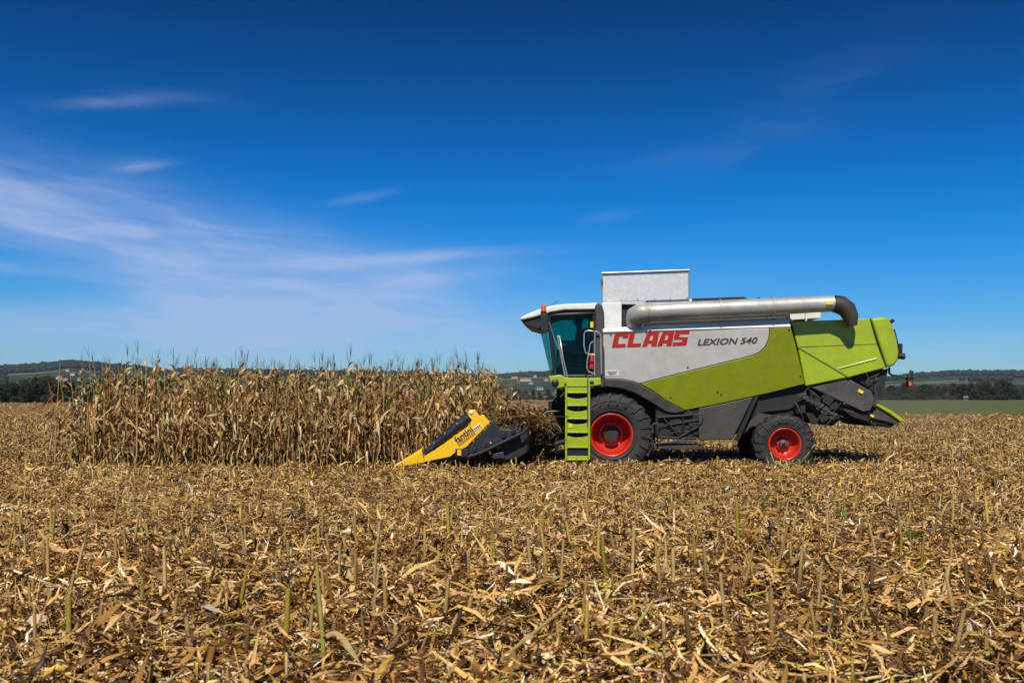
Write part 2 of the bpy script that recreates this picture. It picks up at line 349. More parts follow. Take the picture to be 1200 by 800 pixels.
# ------------------------------------------------------------ hills
RP = np.array([(-1200, 434), (-700, 430), (-300, 432), (-60, 431), (0, 430), (40, 427.5), (80, 423.5), (110, 426), (160, 431), (200, 433.5), (300, 434.5), (420, 436), (520, 438), (560, 441), (590, 440), (615, 437.5), (650, 437),
               (720, 440), (900, 445), (1000, 446), (1045, 443), (1080, 438.5), (1120, 436.5), (1160, 436), (1200, 436), (1400, 434), (1800, 440), (2400, 436)], float)
DR = 2700.0
def hill_h(x, y):
    px = CX + F * x / np.maximum(y, 1); r = np.interp(px, RP[:, 0], RP[:, 1])
    zr = (HY - r) / F * DR
    t = np.clip((y - 700) / (DR - 700), 0, 1); s = t ** 1.35 * (1 - 0.10 * (1 - t))
    s = s * (0.93 + 0.14 * fbm(x / 320, y / 320, 3, 31)) * np.where(y > DR, np.clip(1 - (y - DR) / 2500, 0.1, 1), 1)
    return zr * s - 2.0 * (1 - np.clip((y - 700) / 300, 0, 1)) + 0.1
def hills():
    tx = np.tan(np.linspace(R(-58), R(58), 420)); ys = np.concatenate([np.linspace(690, DR, 130), np.linspace(DR + 60, 5000, 24)])
    Yg = np.repeat(ys[:, None], len(tx), 1); Xg = tx[None, :] * Yg; Zg = hill_h(Xg, Yg)
    n, m = Xg.shape; V = np.stack([Xg, Yg, Zg], -1).reshape(-1, 3)
    i = np.arange(n - 1)[:, None] * m + np.arange(m - 1)[None, :]
    Q = np.stack([i, i + 1, i + m + 1, i + m], -1).reshape(-1, 4)
    mt = bpy.data.materials.new('hill_fields'); mt.use_nodes = True; t = mt.node_tree; t.nodes.clear()
    out = N(t, 'ShaderNodeOutputMaterial'); p = N(t, 'ShaderNodeBsdfPrincipled'); p.inputs['Roughness'].default_value = 0.95; p.inputs['Specular IOR Level'].default_value = 0.1
    tcn = N(t, 'ShaderNodeTexCoord'); mp = N(t, 'ShaderNodeMapping'); mp.inputs['Scale'].default_value = (1 / 330, 1 / 110, 0); mp.inputs['Rotation'].default_value = (0, 0, 0.25)
    t.links.new(tcn.outputs['Object'], mp.inputs[0])
    vo = N(t, 'ShaderNodeTexVoronoi'); vo.inputs['Scale'].default_value = 1.0; t.links.new(mp.outputs[0], vo.inputs['Vector'])
    sc = N(t, 'ShaderNodeSeparateColor'); t.links.new(vo.outputs['Color'], sc.inputs[0])
    rp = N(t, 'ShaderNodeValToRGB'); e = rp.color_ramp.elements; rp.color_ramp.interpolation = 'CONSTANT'
    e[0].color = (0.018, 0.032, 0.014, 1); e[1].position = 0.9; e[1].color = (0.17, 0.145, 0.09, 1)
    for q, cc in ((0.25, (0.028, 0.048, 0.02, 1)), (0.5, (0.022, 0.038, 0.016, 1)), (0.62, (0.05, 0.07, 0.032, 1)), (0.8, (0.026, 0.045, 0.02, 1))): x = e.new(q); x.color = cc
    t.links.new(sc.outputs[0], rp.inputs[0])
    nz = N(t, 'ShaderNodeTexNoise'); nz.inputs['Scale'].default_value = 0.02; nz.inputs['Detail'].default_value = 8; t.links.new(tcn.outputs['Object'], nz.inputs['Vector'])
    c = MIX(t, M_(t, 'MULTIPLY', nz.outputs[0], 0.5), rp.outputs[0], (0.03, 0.05, 0.02))
    t.links.new(c, p.inputs['Base Color']); t.links.new(p.outputs[0], out.inputs[0])
    o = link('hills', np_mesh('hills', V, Q, mt, smooth=True)); o['kind'] = 'structure'
hills()
def on_hill(px, py, lo=720, hi=2650):
    for D in np.linspace(lo, hi, 900):
        x = (px - CX) / F * D; z = float(hill_h(np.array(x), np.array(D)))
        if HY - (z - H0) * F / D <= py: return x, D, z
    return x, D, z

# far-off wood: clumps of crowns on the ridge and slopes, one mass
def ico():
    p = (1 + 5 ** .5) / 2; v = np.array([(-1, p, 0), (1, p, 0), (-1, -p, 0), (1, -p, 0), (0, -1, p), (0, 1, p), (0, -1, -p), (0, 1, -p), (p, 0, -1), (p, 0, 1), (-p, 0, -1), (-p, 0, 1)], float)
    v /= np.linalg.norm(v[0]); f = [(0, 11, 5), (0, 5, 1), (0, 1, 7), (0, 7, 10), (0, 10, 11), (1, 5, 9), (5, 11, 4), (11, 10, 2), (10, 7, 6), (7, 1, 8), (3, 9, 4), (3, 4, 2), (3, 2, 6), (3, 6, 8), (3, 8, 9), (4, 9, 5), (2, 4, 11), (6, 2, 10), (8, 6, 7), (9, 8, 1)]
    return v, np.array(f)
def forest():
    iv, fc = ico(); P = []
    n = 0
    while len(P) < 15000 and n < 400000:
        n += 1
        px = random.uniform(-250, 1450); D = random.uniform(900, DR + 40)
        if 150 < px < 540 and random.random() < .7: continue
        if 5 < px < 165 and 1000 < D < 2250: continue
        if 590 < px < 660 and D < 2450: continue
        if 660 < px < 1020 and random.random() < .8: continue
        x = (px - CX) / F * D; t = (D - 900) / (DR - 900)
        g = float(fbm(np.array(x / 230), np.array(D / 200), 3, 77))
        if px < 560: th = 0.46 - 0.25 * (t > .8) - 0.1 * (px < 60)
        else: th = 0.62 - 0.45 * (t > .86) 
        if g < th: continue
        P.append((x, D))
    P = np.array(P); x, y = P.T; z = hill_h(x, y); k = len(P)
    s = RNG.uniform(3.0, 6.5, k) * np.where(y > 1700, 1.25, 0.9)
    jit = RNG.uniform(0.65, 1.25, (k, 12, 1))
    V = iv[None] * jit * s[:, None, None] * np.array([1.1, 1.1, .95]) + np.stack([x, y, z + s * 0.55], -1)[:, None, :]
    Q = fc[None] + (np.arange(k) * 12)[:, None, None]
    base = np.array([(0.014, 0.025, 0.01), (0.02, 0.034, 0.012), (0.03, 0.042, 0.015), (0.012, 0.02, 0.01)])[RNG.integers(0, 4, k)] * RNG.uniform(.7, 1.3, (k, 1))
    col = np.repeat(base[:, None, :], 12, 1).reshape(-1, 3)
    o = link('far_wood', np_mesh('far_wood', V.reshape(-1, 3), Q.reshape(-1, 3), MT['leafy'], col)); tag(o, 'dark green woodland covering the distant hillsides and ridge', 'woodland', kind='stuff')
forest()

# ------------------------------------------------------------ trees
def leaf_cloud(centres, radii, n, size, pal, seed):
    rg = np.random.default_rng(seed); centres = np.array(centres, float); radii = np.array(radii, float)
    w = radii.prod(1); idx = rg.choice(len(centres), n, p=w / w.sum())
    d = rg.normal(size=(n, 3)); d /= np.linalg.norm(d, axis=1)[:, None]; r = rg.uniform(0.25, 1, n) ** 0.5
    pos = centres[idx] + d * radii[idx] * (r * rg.uniform(.85, 1.15, n))[:, None]
    a = rg.normal(size=(n, 3)); a /= np.linalg.norm(a, axis=1)[:, None]; b = np.cross(a, rg.normal(size=(n, 3))); b /= np.linalg.norm(b, axis=1)[:, None]
    s = (size * rg.uniform(.6, 1.5, n))[:, None]
    V = np.stack([pos - a * s, pos + b * s * .6, pos + a * s, pos - b * s * .6], 1).reshape(-1, 3)
    Q = np.arange(n * 4).reshape(n, 4)
    cb = np.array(pal)[idx % len(pal)] * rg.uniform(.75, 1.25, (n, 1)); col = np.repeat(cb, 4, 0)
    return V, Q, col
bark = material('bark', (0.09, 0.07, 0.05), 0.9, bump=0.4)
PALS = [[(0.028, 0.045, 0.014), (0.04, 0.06, 0.016)], [(0.045, 0.065, 0.018), (0.07, 0.08, 0.02), (0.035, 0.05, 0.016)], [(0.055, 0.06, 0.022), (0.08, 0.07, 0.025)], [(0.022, 0.035, 0.014), (0.035, 0.045, 0.016)]]
def tree_proto(kind, seed):
    rd = random.Random(seed); h = 10.0
    cs, rs = [], []
    tall = kind == 2
    for i in range(20):
        a = rd.uniform(0, 6.28); t = rd.random() if i > 4 else rd.uniform(0, .18); rr = (1.1 if tall else 2.9) * math.sin(math.pi * (0.24 + 0.68 * t)) * rd.uniform(.5, 1)
        cs.append((rr * math.cos(a) * (1.25 if t < .3 else 1), rr * math.sin(a), .9 + 8.0 * t)); q = rd.uniform(1.1, 2.0) * (0.75 if tall else 1); rs.append((q, q, q * rd.uniform(.7, 1)))
    V, Q, col = leaf_cloud(cs, rs, 4200, 0.26, PALS[kind], seed)
    crown = np_mesh('crown', V, Q, MT['leafy'], col)
    mb = MB(); mb.tube([(0, 0, -.5), (0.05, 0, 2.5), (0, .1, 5), (0.1, 0, 7.5)], [.32, .24, .16, .06], 8)
    for c in cs[:9]: mb.tube([(0.03, 0, 2.2 + c[2] * .25), (c[0] * .5, c[1] * .5, c[2] * .75), c], [.12, .08, .03], 5)
    return crown, mb, seed
def make_tree(proto):
    crown, mb, seed = proto; root = empty('tree', (0, 0, 0)); link('crown', crown, root)
    mb.build('trunk', bark, root); return root
protos = [make_tree(tree_proto(k % 4, 100 + k)) for k in range(8)]
used = [False] * 8
def place_tree(px, D, h, k, label, group, wide=1.0, z=0.1):
    if not used[k]: o = protos[k]; used[k] = True
    else: o = copy_tree(protos[k])
    o.location = ((px - CX) / F * D, D, z); s = h / 10; o.scale = (s * wide, s * wide, s); o.rotation_euler = (0, 0, random.uniform(0, 6.28))
    tag(o, label, 'tree', group)
rt = random.Random(4)
NAMES = ['dark bushy tree', 'mid green round tree', 'slim olive tree', 'blackish green tree']
def names(k): return NAMES[k % 4]
# left belt (behind the field edge), three overlapping rows
px = -70
while px < 175:
    k = rt.choice([0, 1, 3, 4, 7, 5, 0, 3]); h = rt.uniform(6.0, 8.2) * (0.92 if px > 60 else 1.0)
    place_tree(px, rt.uniform(286, 300), h, k, names(k) + ' in the front row of the left belt', 'trees along the left field edge', 1.15)
    px += rt.uniform(9, 15)
px = -65
while px < 170:
    k = rt.choice([0, 1, 3, 5, 4]); h = rt.uniform(7.5, 9.6)
    place_tree(px, rt.uniform(318, 350), h * (0.9 if px > 60 else 1), k, names(k) + ' rising behind the front trees of the left belt', 'trees along the left field edge', 1.2)
    px += rt.uniform(11, 19)
# trees between corn and machine
px = 560
while px < 700:
    k = rt.choice([0, 2, 3, 6, 7]); place_tree(px, rt.uniform(640, 690), rt.uniform(5, 8), k, names(k) + ' far off in the gap between corn and cab', 'trees beyond the gap in front of the cab', 1.3)
    px += rt.uniform(7, 12)
# right belt beyond the green field
px = 985
while px < 1260:
    k = rt.choice([0, 1, 2, 3, 6, 4, 7]); h = rt.uniform(6.5, 10.5)
    if 1095 < px < 1185: h *= 1.18
    if px > 1190 or 1045 > px: h *= .75
    place_tree(px, rt.uniform(560, 620), h, k, names(k) + ' in the belt beyond the green field at right', 'trees beyond the green field', 1.35)
    px += rt.uniform(5.5, 10)
for k in range(8):
    if not used[k]: place_tree(rt.uniform(-40, 60), 360, 9, k, names(k) + ' at the back of the left belt', 'trees along the left field edge')

# ------------------------------------------------------------ village houses
def house(px, py, w, h, red, label, D=None, long=False):
    w, h = w * .88, h * .85
    x, y, z = on_hill(px, py) if D is None else ((px - CX) / F * D, D, 0.0)
    s = y / F                                     # metres per photo pixel there
    W, Hh = w * s, h * s; dp = min(W, 12) * .9
    r = empty('house', (x, y, z - 0.5), random.uniform(-.35, .35)); tag(r, label, 'house', 'village houses on the far slopes')
    wall = MB().box(-W / 2, W / 2, -dp / 2, dp / 2, 0, Hh * .68 + .5).build('wall', MT['wallw'] if random.random() < .7 else MT['wallc'], r)
    rf = MB(); a = Hh * .68 + .5; e = .35
    rf.prism([(-W / 2 - e, -dp / 2 - e, a), (-W / 2 - e, dp / 2 + e, a), (-W / 2 - e, 0, a + Hh * .4)], [(W / 2 + e, -dp / 2 - e, a), (W / 2 + e, dp / 2 + e, a), (W / 2 + e, 0, a + Hh * .4)])
    roof = rf.build('roof', MT['roofr'] if red else MT['roofg'], r)
    MB().box(W * .22, W * .22 + .7, 0.3, 1.0, a + Hh * .1, a + Hh * .5).build('chimney', MT['wallc'], roof)
    nw = max(2, int(W / 3.2))
    for i in range(min(nw, 7)):
        xx = -W / 2 + W * (i + .5) / min(nw, 7)
        MB().box(xx - .55, xx + .55, -dp / 2 - .03, -dp / 2 + .05, Hh * .68 * .35 + .5, Hh * .68 * .35 + 1.9).build('window', MT['win'], r)
HS = [(22, 450.5, 4, 3, 0, 'small pale house at the far left end of the village, low between treetops'),
      (42, 446, 9, 5, 0, 'largest white house above the left tree belt'), (36, 450, 6, 4, 1, 'house with a red roof just below the largest white house'),
      (80, 435, 5, 3, 0, 'white house highest on the left hillside, near its top'), (86, 440, 6, 4, 0, 'grey roofed house a little below the highest hillside house'),
      (70, 444, 7, 4, 1, 'wide red roofed house in the middle of the left village'), (77, 445.5, 5, 4, 1, 'narrow red roofed house right beside the wide red roofed one'),
      (93, 446, 4, 4, 0, 'small bright house behind the lone tall cornstalk gap'), (83, 450, 7, 3, 0, 'long low white house under the red roofed pair'),
      (98, 434, 4, 3, 0, 'pale house near the ridge behind the thin corn'), (105, 450, 8, 3, 0, 'bright flat building seen through the first thin corn'),
      (118, 448, 6, 4, 1, 'red roofed house showing between thin corn tops'), (138, 452, 10, 3, 0, 'long white shed seen through the thin corn'),
      (152, 437, 5, 3, 0, 'pale house high on the slope right of the hilltop'),
      (603, 443.5, 8, 3, 1, 'red roofed house at the left of the far gap beside the corn'), (614, 446.5, 18, 4, 0, 'long white building on the slope between corn and cab'),
      (622, 450, 5, 4, 0, 'small white block under the end of the long white building'), (632, 456.5, 9, 4, 0, 'white house with grey roof in the middle of the far gap'),
      (640, 446, 5, 3, 0, 'little grey house high in the far gap before the cab'), (653, 460, 6, 3, 0, 'white house just left of the ladder under the cab'),
      (605, 461, 12, 4, 0, 'long low white hall at the foot of the slope beside the corn'), (627, 442, 4, 3, 1, 'tiny red roofed house near the ridge in the gap')]
for h in HS: house(*h)
house(1131.5, 460.5, 4.5, 6, 0, 'lone white house among the trees beyond the green field', D=555)

# ------------------------------------------------------------ corn plants
DRY = [(0.62, 0.38, 0.14), (0.46, 0.25, 0.08), (0.70, 0.48, 0.21), (0.19, 0.09, 0.032), (0.36, 0.185, 0.06), (0.78, 0.60, 0.35), (0.50, 0.27, 0.095), (0.14, 0.065, 0.028), (0.26, 0.13, 0.045)]
def strip(rd, base, az, L, W, e0, e1, quick, twist, n=8, fold=0.25):
    p = np.array(base, float); V = []; heading = np.array([math.cos(az), math.sin(az), 0.0]); side = np.array([-math.sin(az), math.cos(az), 0.0]); tw = 0
    for i in range(n + 1):
        t = i / n; s = min(1, t * quick); s = s * s * (3 - 2 * s); e = e0 + (e1 - e0) * s
        d = heading * math.cos(e) + np.array([0, 0, 1]) * math.sin(e); up = np.cross(side, d) * -1
        w = W * (0.45 + 0.55 * min(1, t * 5)) * (1 - t ** 2.2) ** .8 * .5 + 0.001
        tw = twist * t + 0.5 * math.sin(t * 9 + twist) * .6
        sd = side * math.cos(tw) + up * math.sin(tw); nn = np.cross(sd, d)
        V += [p - sd * w, p + nn * w * fold, p + sd * w]
        p = p + d * (L / n) + side * rd.uniform(-.012, .012)
    Q = []
    for i in range(n):
        a = i * 3; Q += [(a, a + 1, a + 4, a + 3), (a + 1, a + 2, a + 5, a + 4)]
    return V, Q
def corn_proto(seed, h, leaves=13, lush=0.0, tassel=True, spare=False):
    rd = random.Random(seed); a = rd.uniform(0, 6.28); lean = rd.uniform(0.02, .09)
    def spine(t): return (math.cos(a) * lean * h * t * t, math.sin(a) * lean * h * t * t, h * t)
    c0 = rd.choice([(0.50, 0.35, 0.12), (0.42, 0.27, 0.09), (0.55, 0.42, 0.17), (0.42, 0.35, 0.09)])
    st = MB(); ts = [0, .12, .25, .4, .55, .7, .85, 1]
    st.tube([spine(t) for t in ts], [.0135, .013, .012, .011, .009, .008, .006, .004], 6, col=c0)
    st.v = [(x, y, z) for x, y, z in st.v]
    V, Q, K = [], [], []
    for i in range(leaves):
        t = 0.10 + 0.86 * (i + rd.uniform(-.3, .3)) / leaves; az = a + (i % 2) * math.pi + rd.gauss(0, .55)
        L = (0.30 + .34 * math.sin(math.pi * min(1, t + .08))) * rd.uniform(.55, 1.2); W = rd.uniform(.028, .07)
        up = t > .78 and rd.random() < .75
        v, q = strip(rd, spine(t), az, L * (.75 if up else 1), W, rd.uniform(.8, 1.35), rd.uniform(-1.0, 0.9) if up else rd.uniform(-1.55, -.7), rd.uniform(1.0, 1.6) if up else rd.uniform(1.8, 6), rd.gauss(0, 2.6), fold=rd.uniform(.1, .9))
        b = len(V); V += v; Q += [tuple(b + k for k in f) for f in q]
        c = np.array(rd.choice(DRY)) * rd.uniform(.8, 1.1)
        if rd.random() < lush and t > .55: c = np.array((0.16, 0.20, 0.06)) * rd.uniform(.8, 1.2)
        for k in range(len(v)): K.append(c * (1.0 - 0.25 * (k / len(v))) * (1.2 if k % 3 == 1 else 1.0) * rd.uniform(.8, 1.12))
    eas = []
    for i in range(0 if spare else rd.choice([1, 1, 2])):
        ea = MB(); eas.append(ea)
        t = rd.uniform(.36, .52); bx, by, bz = spine(t); az = rd.uniform(0, 6.28); dx, dy = math.cos(az), math.sin(az); droop = rd.uniform(-1.35, .5)
        pts = []; rs = []
        for j in range(7):
            u = j / 6; pts.append((bx + dx * (.02 + .24 * u * math.cos(droop)), by + dy * (.02 + .24 * u * math.cos(droop)), bz + .26 * u * math.sin(droop))); rs.append([.01, .028, .033, .032, .027, .017, .004][j])
        ea.tube(pts, rs, 7, col=rd.choice([(0.48, 0.33, 0.15), (0.55, 0.41, 0.21), (0.40, 0.26, 0.11)]))
    ta = MB()
    if tassel and rd.random() < .4:
        bx, by, bz = spine(1); n = rd.randint(2, 5)
        for i in range(n):
            az = rd.uniform(0, 6.28); o = rd.uniform(.02, .14) if i else .01; L = rd.uniform(.14, .30)
            ta.tube([(bx, by, bz - .02), (bx + math.cos(az) * o * .5, by + math.sin(az) * o * .5, bz + L * .6), (bx + math.cos(az) * o, by + math.sin(az) * o, bz + L)], [.0035, .003, .0016], 3, col=(0.11, 0.065, 0.035))
    root = empty('corn_plant', (0, 0, 0))
    st.build('stalk', MT['dry'], root, col=True)
    lm = np_mesh('foliage', V, Q, MT['dry'], np.array(K)); link('foliage', lm, root)
    for ea in eas: ea.build('ear', MT['dry'], root, col=True)
    if ta.v: ta.build('tassel', MT['dry'], root, col=True)
    return root
rc = random.Random(11)
NP = 18
corn = [corn_proto(500 + i, rc.uniform(2.08, 2.3), leaves=rc.randint(15, 20), lush=0.35 if i % 6 == 0 else 0.03) for i in range(NP)]
thin = [corn_proto(600 + i, rc.uniform(1.5, 2.15), leaves=rc.randint(5, 8), spare=i % 2 == 0) for i in range(5)]
placed = set()
def put(proto, x, y, s, label, group='corn plants of the uncut block'):
    if proto.name not in placed: o = proto; placed.add(proto.name)
    else: o = copy_tree(proto)
    o.location = (x, y, float(ground_z(np.array(x), np.array(y)))); o.rotation_euler = (rc.gauss(0, .035), rc.gauss(0, .045), rc.uniform(0, 6.28)); o.scale = (s, s, s)
    tag(o, label, 'corn plant', group); return o
ROW0, XL, XR = 20.75, -9.6, 0.1
spots = []
for r in range(11):
    y = ROW0 + .75 * r; x = XL + rc.uniform(0, .15) - 0.35 * (r > 1) * rc.random()
    while x < XR - 0.04 * r:
        spots.append((r, x, y)); x += rc.uniform(.11, .165)
n_ind = 0; rest = []
for r, x, y in spots:
    xs = x * 20.5 / y; edge = xs < -8.3; f = (xs + 9.4) / 1.1
    if edge and rc.random() > 0.68 + 0.4 * max(0, f): continue
    right = xs > -0.45
    if right and rc.random() < .35: continue
    s = (rc.uniform(.93, 1.06) if rc.random() < .8 else rc.uniform(.72, .95)) * (1 - 0.05 * (r > 4))
    if edge: s *= 0.90 + 0.10 * max(0, f)
    if right: s *= rc.uniform(.78, 1.0)
    pr = rc.choice(thin if (edge and rc.random() < .35) else corn); y2 = y + rc.gauss(0, .04)
    if n_ind < 290:
        if edge: lab = 'ragged corn plant in the thin left end of the uncut block'
        elif right: lab = 'dry corn plant at the right end of the block, just beyond the yellow divider'
        else: lab = ['dry brown corn plant in the outermost row of the uncut block', 'withered corn plant in the second row of the uncut block', 'withered corn plant in the third row of the uncut block', 'withered corn plant in the fourth row of the uncut block', 'withered corn plant in the fifth row of the uncut block', 'withered corn plant in the sixth row'][min(r, 5)]
        put(pr, x, y2, s, lab); n_ind += 1
    else: rest.append((pr, x, y2, s))
put(corn_proto(900, 2.16, leaves=5, lush=0, spare=True), (64 - 600) / F * 20.5, 20.5, 1.04, 'lone spindly cornstalk standing apart at the far left end', None).rotation_euler = (0, 0.02, 1.2)
put(corn_proto(901, 2.2, leaves=9, lush=.5, spare=False), (110 - 600) / F * 20.5, 20.5, 1.06, 'tall corn plant with a greenish top near the thin left end', None)
put(corn_proto(902, 1.3, leaves=8, lush=0, spare=False), (83 - 600) / F * 20.5, 20.5, .9, 'low leafy corn clump right of the lone stalk', None)
put(corn_proto(903, 2.3, leaves=9, lush=0, spare=False), (160 - 600) / F * 20.5, 20.5, 1.05, 'corn plant with broad pale upright leaf at the left of the block', None)
# the rows behind: one mass
def mass(rest):
    Vs, Qs, Cs = [], [], []; off = 0; cache = {}
    for pr, x, y, s in rest:
        if pr.name not in cache:
            V, T, K = [], [], []; b = 0
            for ch in pr.children:
                me = ch.data; n = len(me.vertices); v = np.empty(n * 3); me.vertices.foreach_get('co', v); c = np.empty(n * 4, np.float32); me.color_attributes['col'].data.foreach_get('color', c)
                V.append(v.reshape(-1, 3)); K.append(c.reshape(-1, 4)[:, :3])
                me.calc_loop_triangles(); t = np.empty(len(me.loop_triangles) * 3, np.int32); me.loop_triangles.foreach_get('vertices', t); T.append(t.reshape(-1, 3) + b); b += n
            cache[pr.name] = (np.concatenate(V), np.concatenate(T), np.concatenate(K))
        V, T, K = cache[pr.name]; a = rc.uniform(0, 6.28); ca, sa = math.cos(a), math.sin(a); lx, ly = rc.gauss(0, .04), rc.gauss(0, .04)
        v = V * s; w = np.stack([v[:, 0] * ca - v[:, 1] * sa + lx * v[:, 2] + x, v[:, 0] * sa + v[:, 1] * ca + ly * v[:, 2] + y, v[:, 2] + GZ], 1)
        Vs.append(w); Qs.append(T + off); Cs.append(K * rc.uniform(.85, 1.1)); off += len(V)
    o = link('corn_stand', np_mesh('corn_stand', np.concatenate(Vs), np.concatenate(Qs), MT['dry'], np.concatenate(Cs)))
    tag(o, 'dense dry corn filling the rows behind the front rows of the block', 'corn', kind='stuff')
mass(rest)
for o in corn + thin:
    if o.name not in placed: put(o, rc.uniform(-8, -2), ROW0 + .02, 1, 'dry brown corn plant in the outermost row of the uncut block')

# ------------------------------------------------------------ litter and stubble
HX0, HX1, HY0, HY1 = -10.0, -0.1, 20.45, 28.7      # the uncut block
def scatter(n, d0, d1, margin=1.38):
    u = RNG.uniform(0, 1, n); D = np.sqrt(d0 * d0 + u * (d1 * d1 - d0 * d0)); x = RNG.uniform(-1, 1, n) * (0.5143 * D * margin + 0.4)
    return x, D
def pieces(x, y, L, W, col, pitch, zmax, curl=0.25, prof=(0.35, 1, .85, .15), fold=False):
    """bent, twisted scraps; fold=True gives each a lengthwise crease and a ragged edge"""
    n = len(x); st = np.array([-.5, -.18, .2, .5]); pr = np.array(prof); ks = (-1, 0, 1) if fold else (-1, 1); m = len(ks)
    u = L[:, None] * (st[None, :] + RNG.normal(0, .03, (n, 4))); half = W[:, None] * .5 * pr[None, :] * RNG.uniform(.75, 1.2, (n, 4))
    cz = RNG.normal(0, curl, n)[:, None] * L[:, None] * (4 * st[None, :] ** 2 - .4); sideb = RNG.normal(0, .12, n)[:, None] * L[:, None] * (4 * st ** 2)[None, :]
    tw = RNG.normal(0, .5, n)[:, None] * st[None, :] * 2; fd = RNG.normal(0, .55, n)[:, None] * half
    P = np.empty((n, 4, m, 3))
    for k, sg in enumerate(ks):
        h = half * (1 + (RNG.normal(0, .12, (n, 4)) if fold else 0)); up = fd if sg == 0 else 0
        P[:, :, k, 0] = u; P[:, :, k, 1] = sideb + sg * h * np.cos(tw) - up * np.sin(tw); P[:, :, k, 2] = cz + sg * h * np.sin(tw) + up * np.cos(tw)
    P = P.reshape(n, 4 * m, 3)
    yaw = RNG.uniform(0, 2 * np.pi, n); pi_ = RNG.normal(0, pitch, n); ro = RNG.normal(0, pitch * 1.3, n)
    def rot(P, a, i, j):
        c, s = np.cos(a)[:, None], np.sin(a)[:, None]; A, B = P[:, :, i].copy(), P[:, :, j].copy(); P[:, :, i] = A * c - B * s; P[:, :, j] = A * s + B * c
    rot(P, ro, 1, 2); rot(P, pi_, 0, 2); rot(P, yaw, 0, 1)
    g = ground_z(x, y); z = g + RNG.uniform(0, 1, n) ** 1.5 * zmax * (0.3 + 1.5 * np.clip(fbm(x * 3.1, y * 3.1, 3, 66) * 2.4 - .65, 0, 1))
    zmin = P[:, :, 2].min(1); z = z + np.maximum(0, -zmin) * .55
    P += np.stack([x, y, z], -1)[:, None, :]
    P[:, :, 2] = np.maximum(P[:, :, 2], g[:, None] - .02)
    b = (np.arange(n) * 4 * m)[:, None, None]; q = np.array([(r * m + c, r * m + c + 1, (r + 1) * m + c + 1, (r + 1) * m + c) for r in range(3) for c in range(m - 1)])[None]
    c3 = np.repeat(col[:, None, :], 4 * m, 1)
    if fold:
        c3 = c3 * (1 + RNG.normal(0, .13, (n, 4, 1, 1)) + np.zeros((n, 4, m, 1))).reshape(n, 4 * m, 1); c3.reshape(n, 4, m, 3)[:, :, 1] *= 1.18
    return P.reshape(-1, 3), (b + q).reshape(-1, 4), np.clip(c3, 0.01, .92).reshape(-1, 3)
LP = np.array([(0.64, 0.40, 0.135), (0.40, 0.23, 0.06), (0.84, 0.58, 0.25), (0.12, 0.055, 0.02), (0.24, 0.12, 0.036), (1.08, 0.88, 0.58), (0.66, 0.40, 0.19), (0.52, 0.36, 0.07), (0.045, 0.024, 0.011)])
LW = np.array([.18, .16, .15, .14, .14, .035, .05, .05, .10])
def pal(n, w=LW): return LP[RNG.choice(len(LP), n, p=w / w.sum())] * RNG.uniform(.75, 1.2, (n, 1))
def not_corn(x, y): return ~((x > HX0 + .8) & (x < HX1) & (y > HY0 + .1) & (y < HY1))
def merge(name, parts, label, cat):
    V = []; Q = []; K = []; b = 0
    for v, q, c in parts: V.append(v); Q.append(q + b); K.append(c); b += len(v)
    o = link(name, np_mesh(name, np.concatenate(V), np.concatenate(Q), MT['litter'], np.concatenate(K))); return tag(o, label, cat, kind='stuff')
parts = []
for n, d0, d1, ls, zmax in ((52000, 3.6, 10, 1.0, .16), (100000, 10, 20.6, .95, .14), (90000, 20.6, 45, 1.2, .12), (60000, 45, 130, 2.2, .12), (40000, 130, 300, 3.6, .12)):
    x, y = scatter(n, d0, d1); k = ~((x > HX0 + .6) & (x < HX1 - .3) & (y > HY0 + .3) & (y < HY1)) & ~((y > 86) & (x > 20 + (y - 88) * .16)); x, y = x[k], y[k]; n = len(x)
    big_ = RNG.uniform(0, 1, n) < (.07 if d1 < 11 else .06)
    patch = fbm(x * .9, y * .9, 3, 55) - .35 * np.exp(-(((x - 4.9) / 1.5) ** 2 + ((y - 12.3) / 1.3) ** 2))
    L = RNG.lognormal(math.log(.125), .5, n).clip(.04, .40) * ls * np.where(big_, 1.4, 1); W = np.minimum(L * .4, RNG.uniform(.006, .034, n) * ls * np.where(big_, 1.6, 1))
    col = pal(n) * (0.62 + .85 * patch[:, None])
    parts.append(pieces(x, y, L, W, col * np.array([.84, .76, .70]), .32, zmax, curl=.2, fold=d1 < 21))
# fine shreds and fibres
x, y = scatter(50000, 3.6, 16); n = len(x); parts.append(pieces(x, y, RNG.uniform(.04, .22, n), RNG.uniform(.003, .008, n), pal(n) * 1.1, .4, .13, curl=.35, prof=(.7, 1, 1, .5)))
# pale cupped husks
x, y = scatter(900, 4, 22); n = len(x); parts.append(pieces(x, y, RNG.uniform(.10, .2, n), RNG.uniform(.03, .06, n), np.array([(0.62, 0.53, 0.38)]) * RNG.uniform(.7, 1.15, (n, 1)), .4, .12, curl=.4))
merge('corn_litter', parts, 'chopped corn leaves and husks covering the harvested field', 'crop litter')

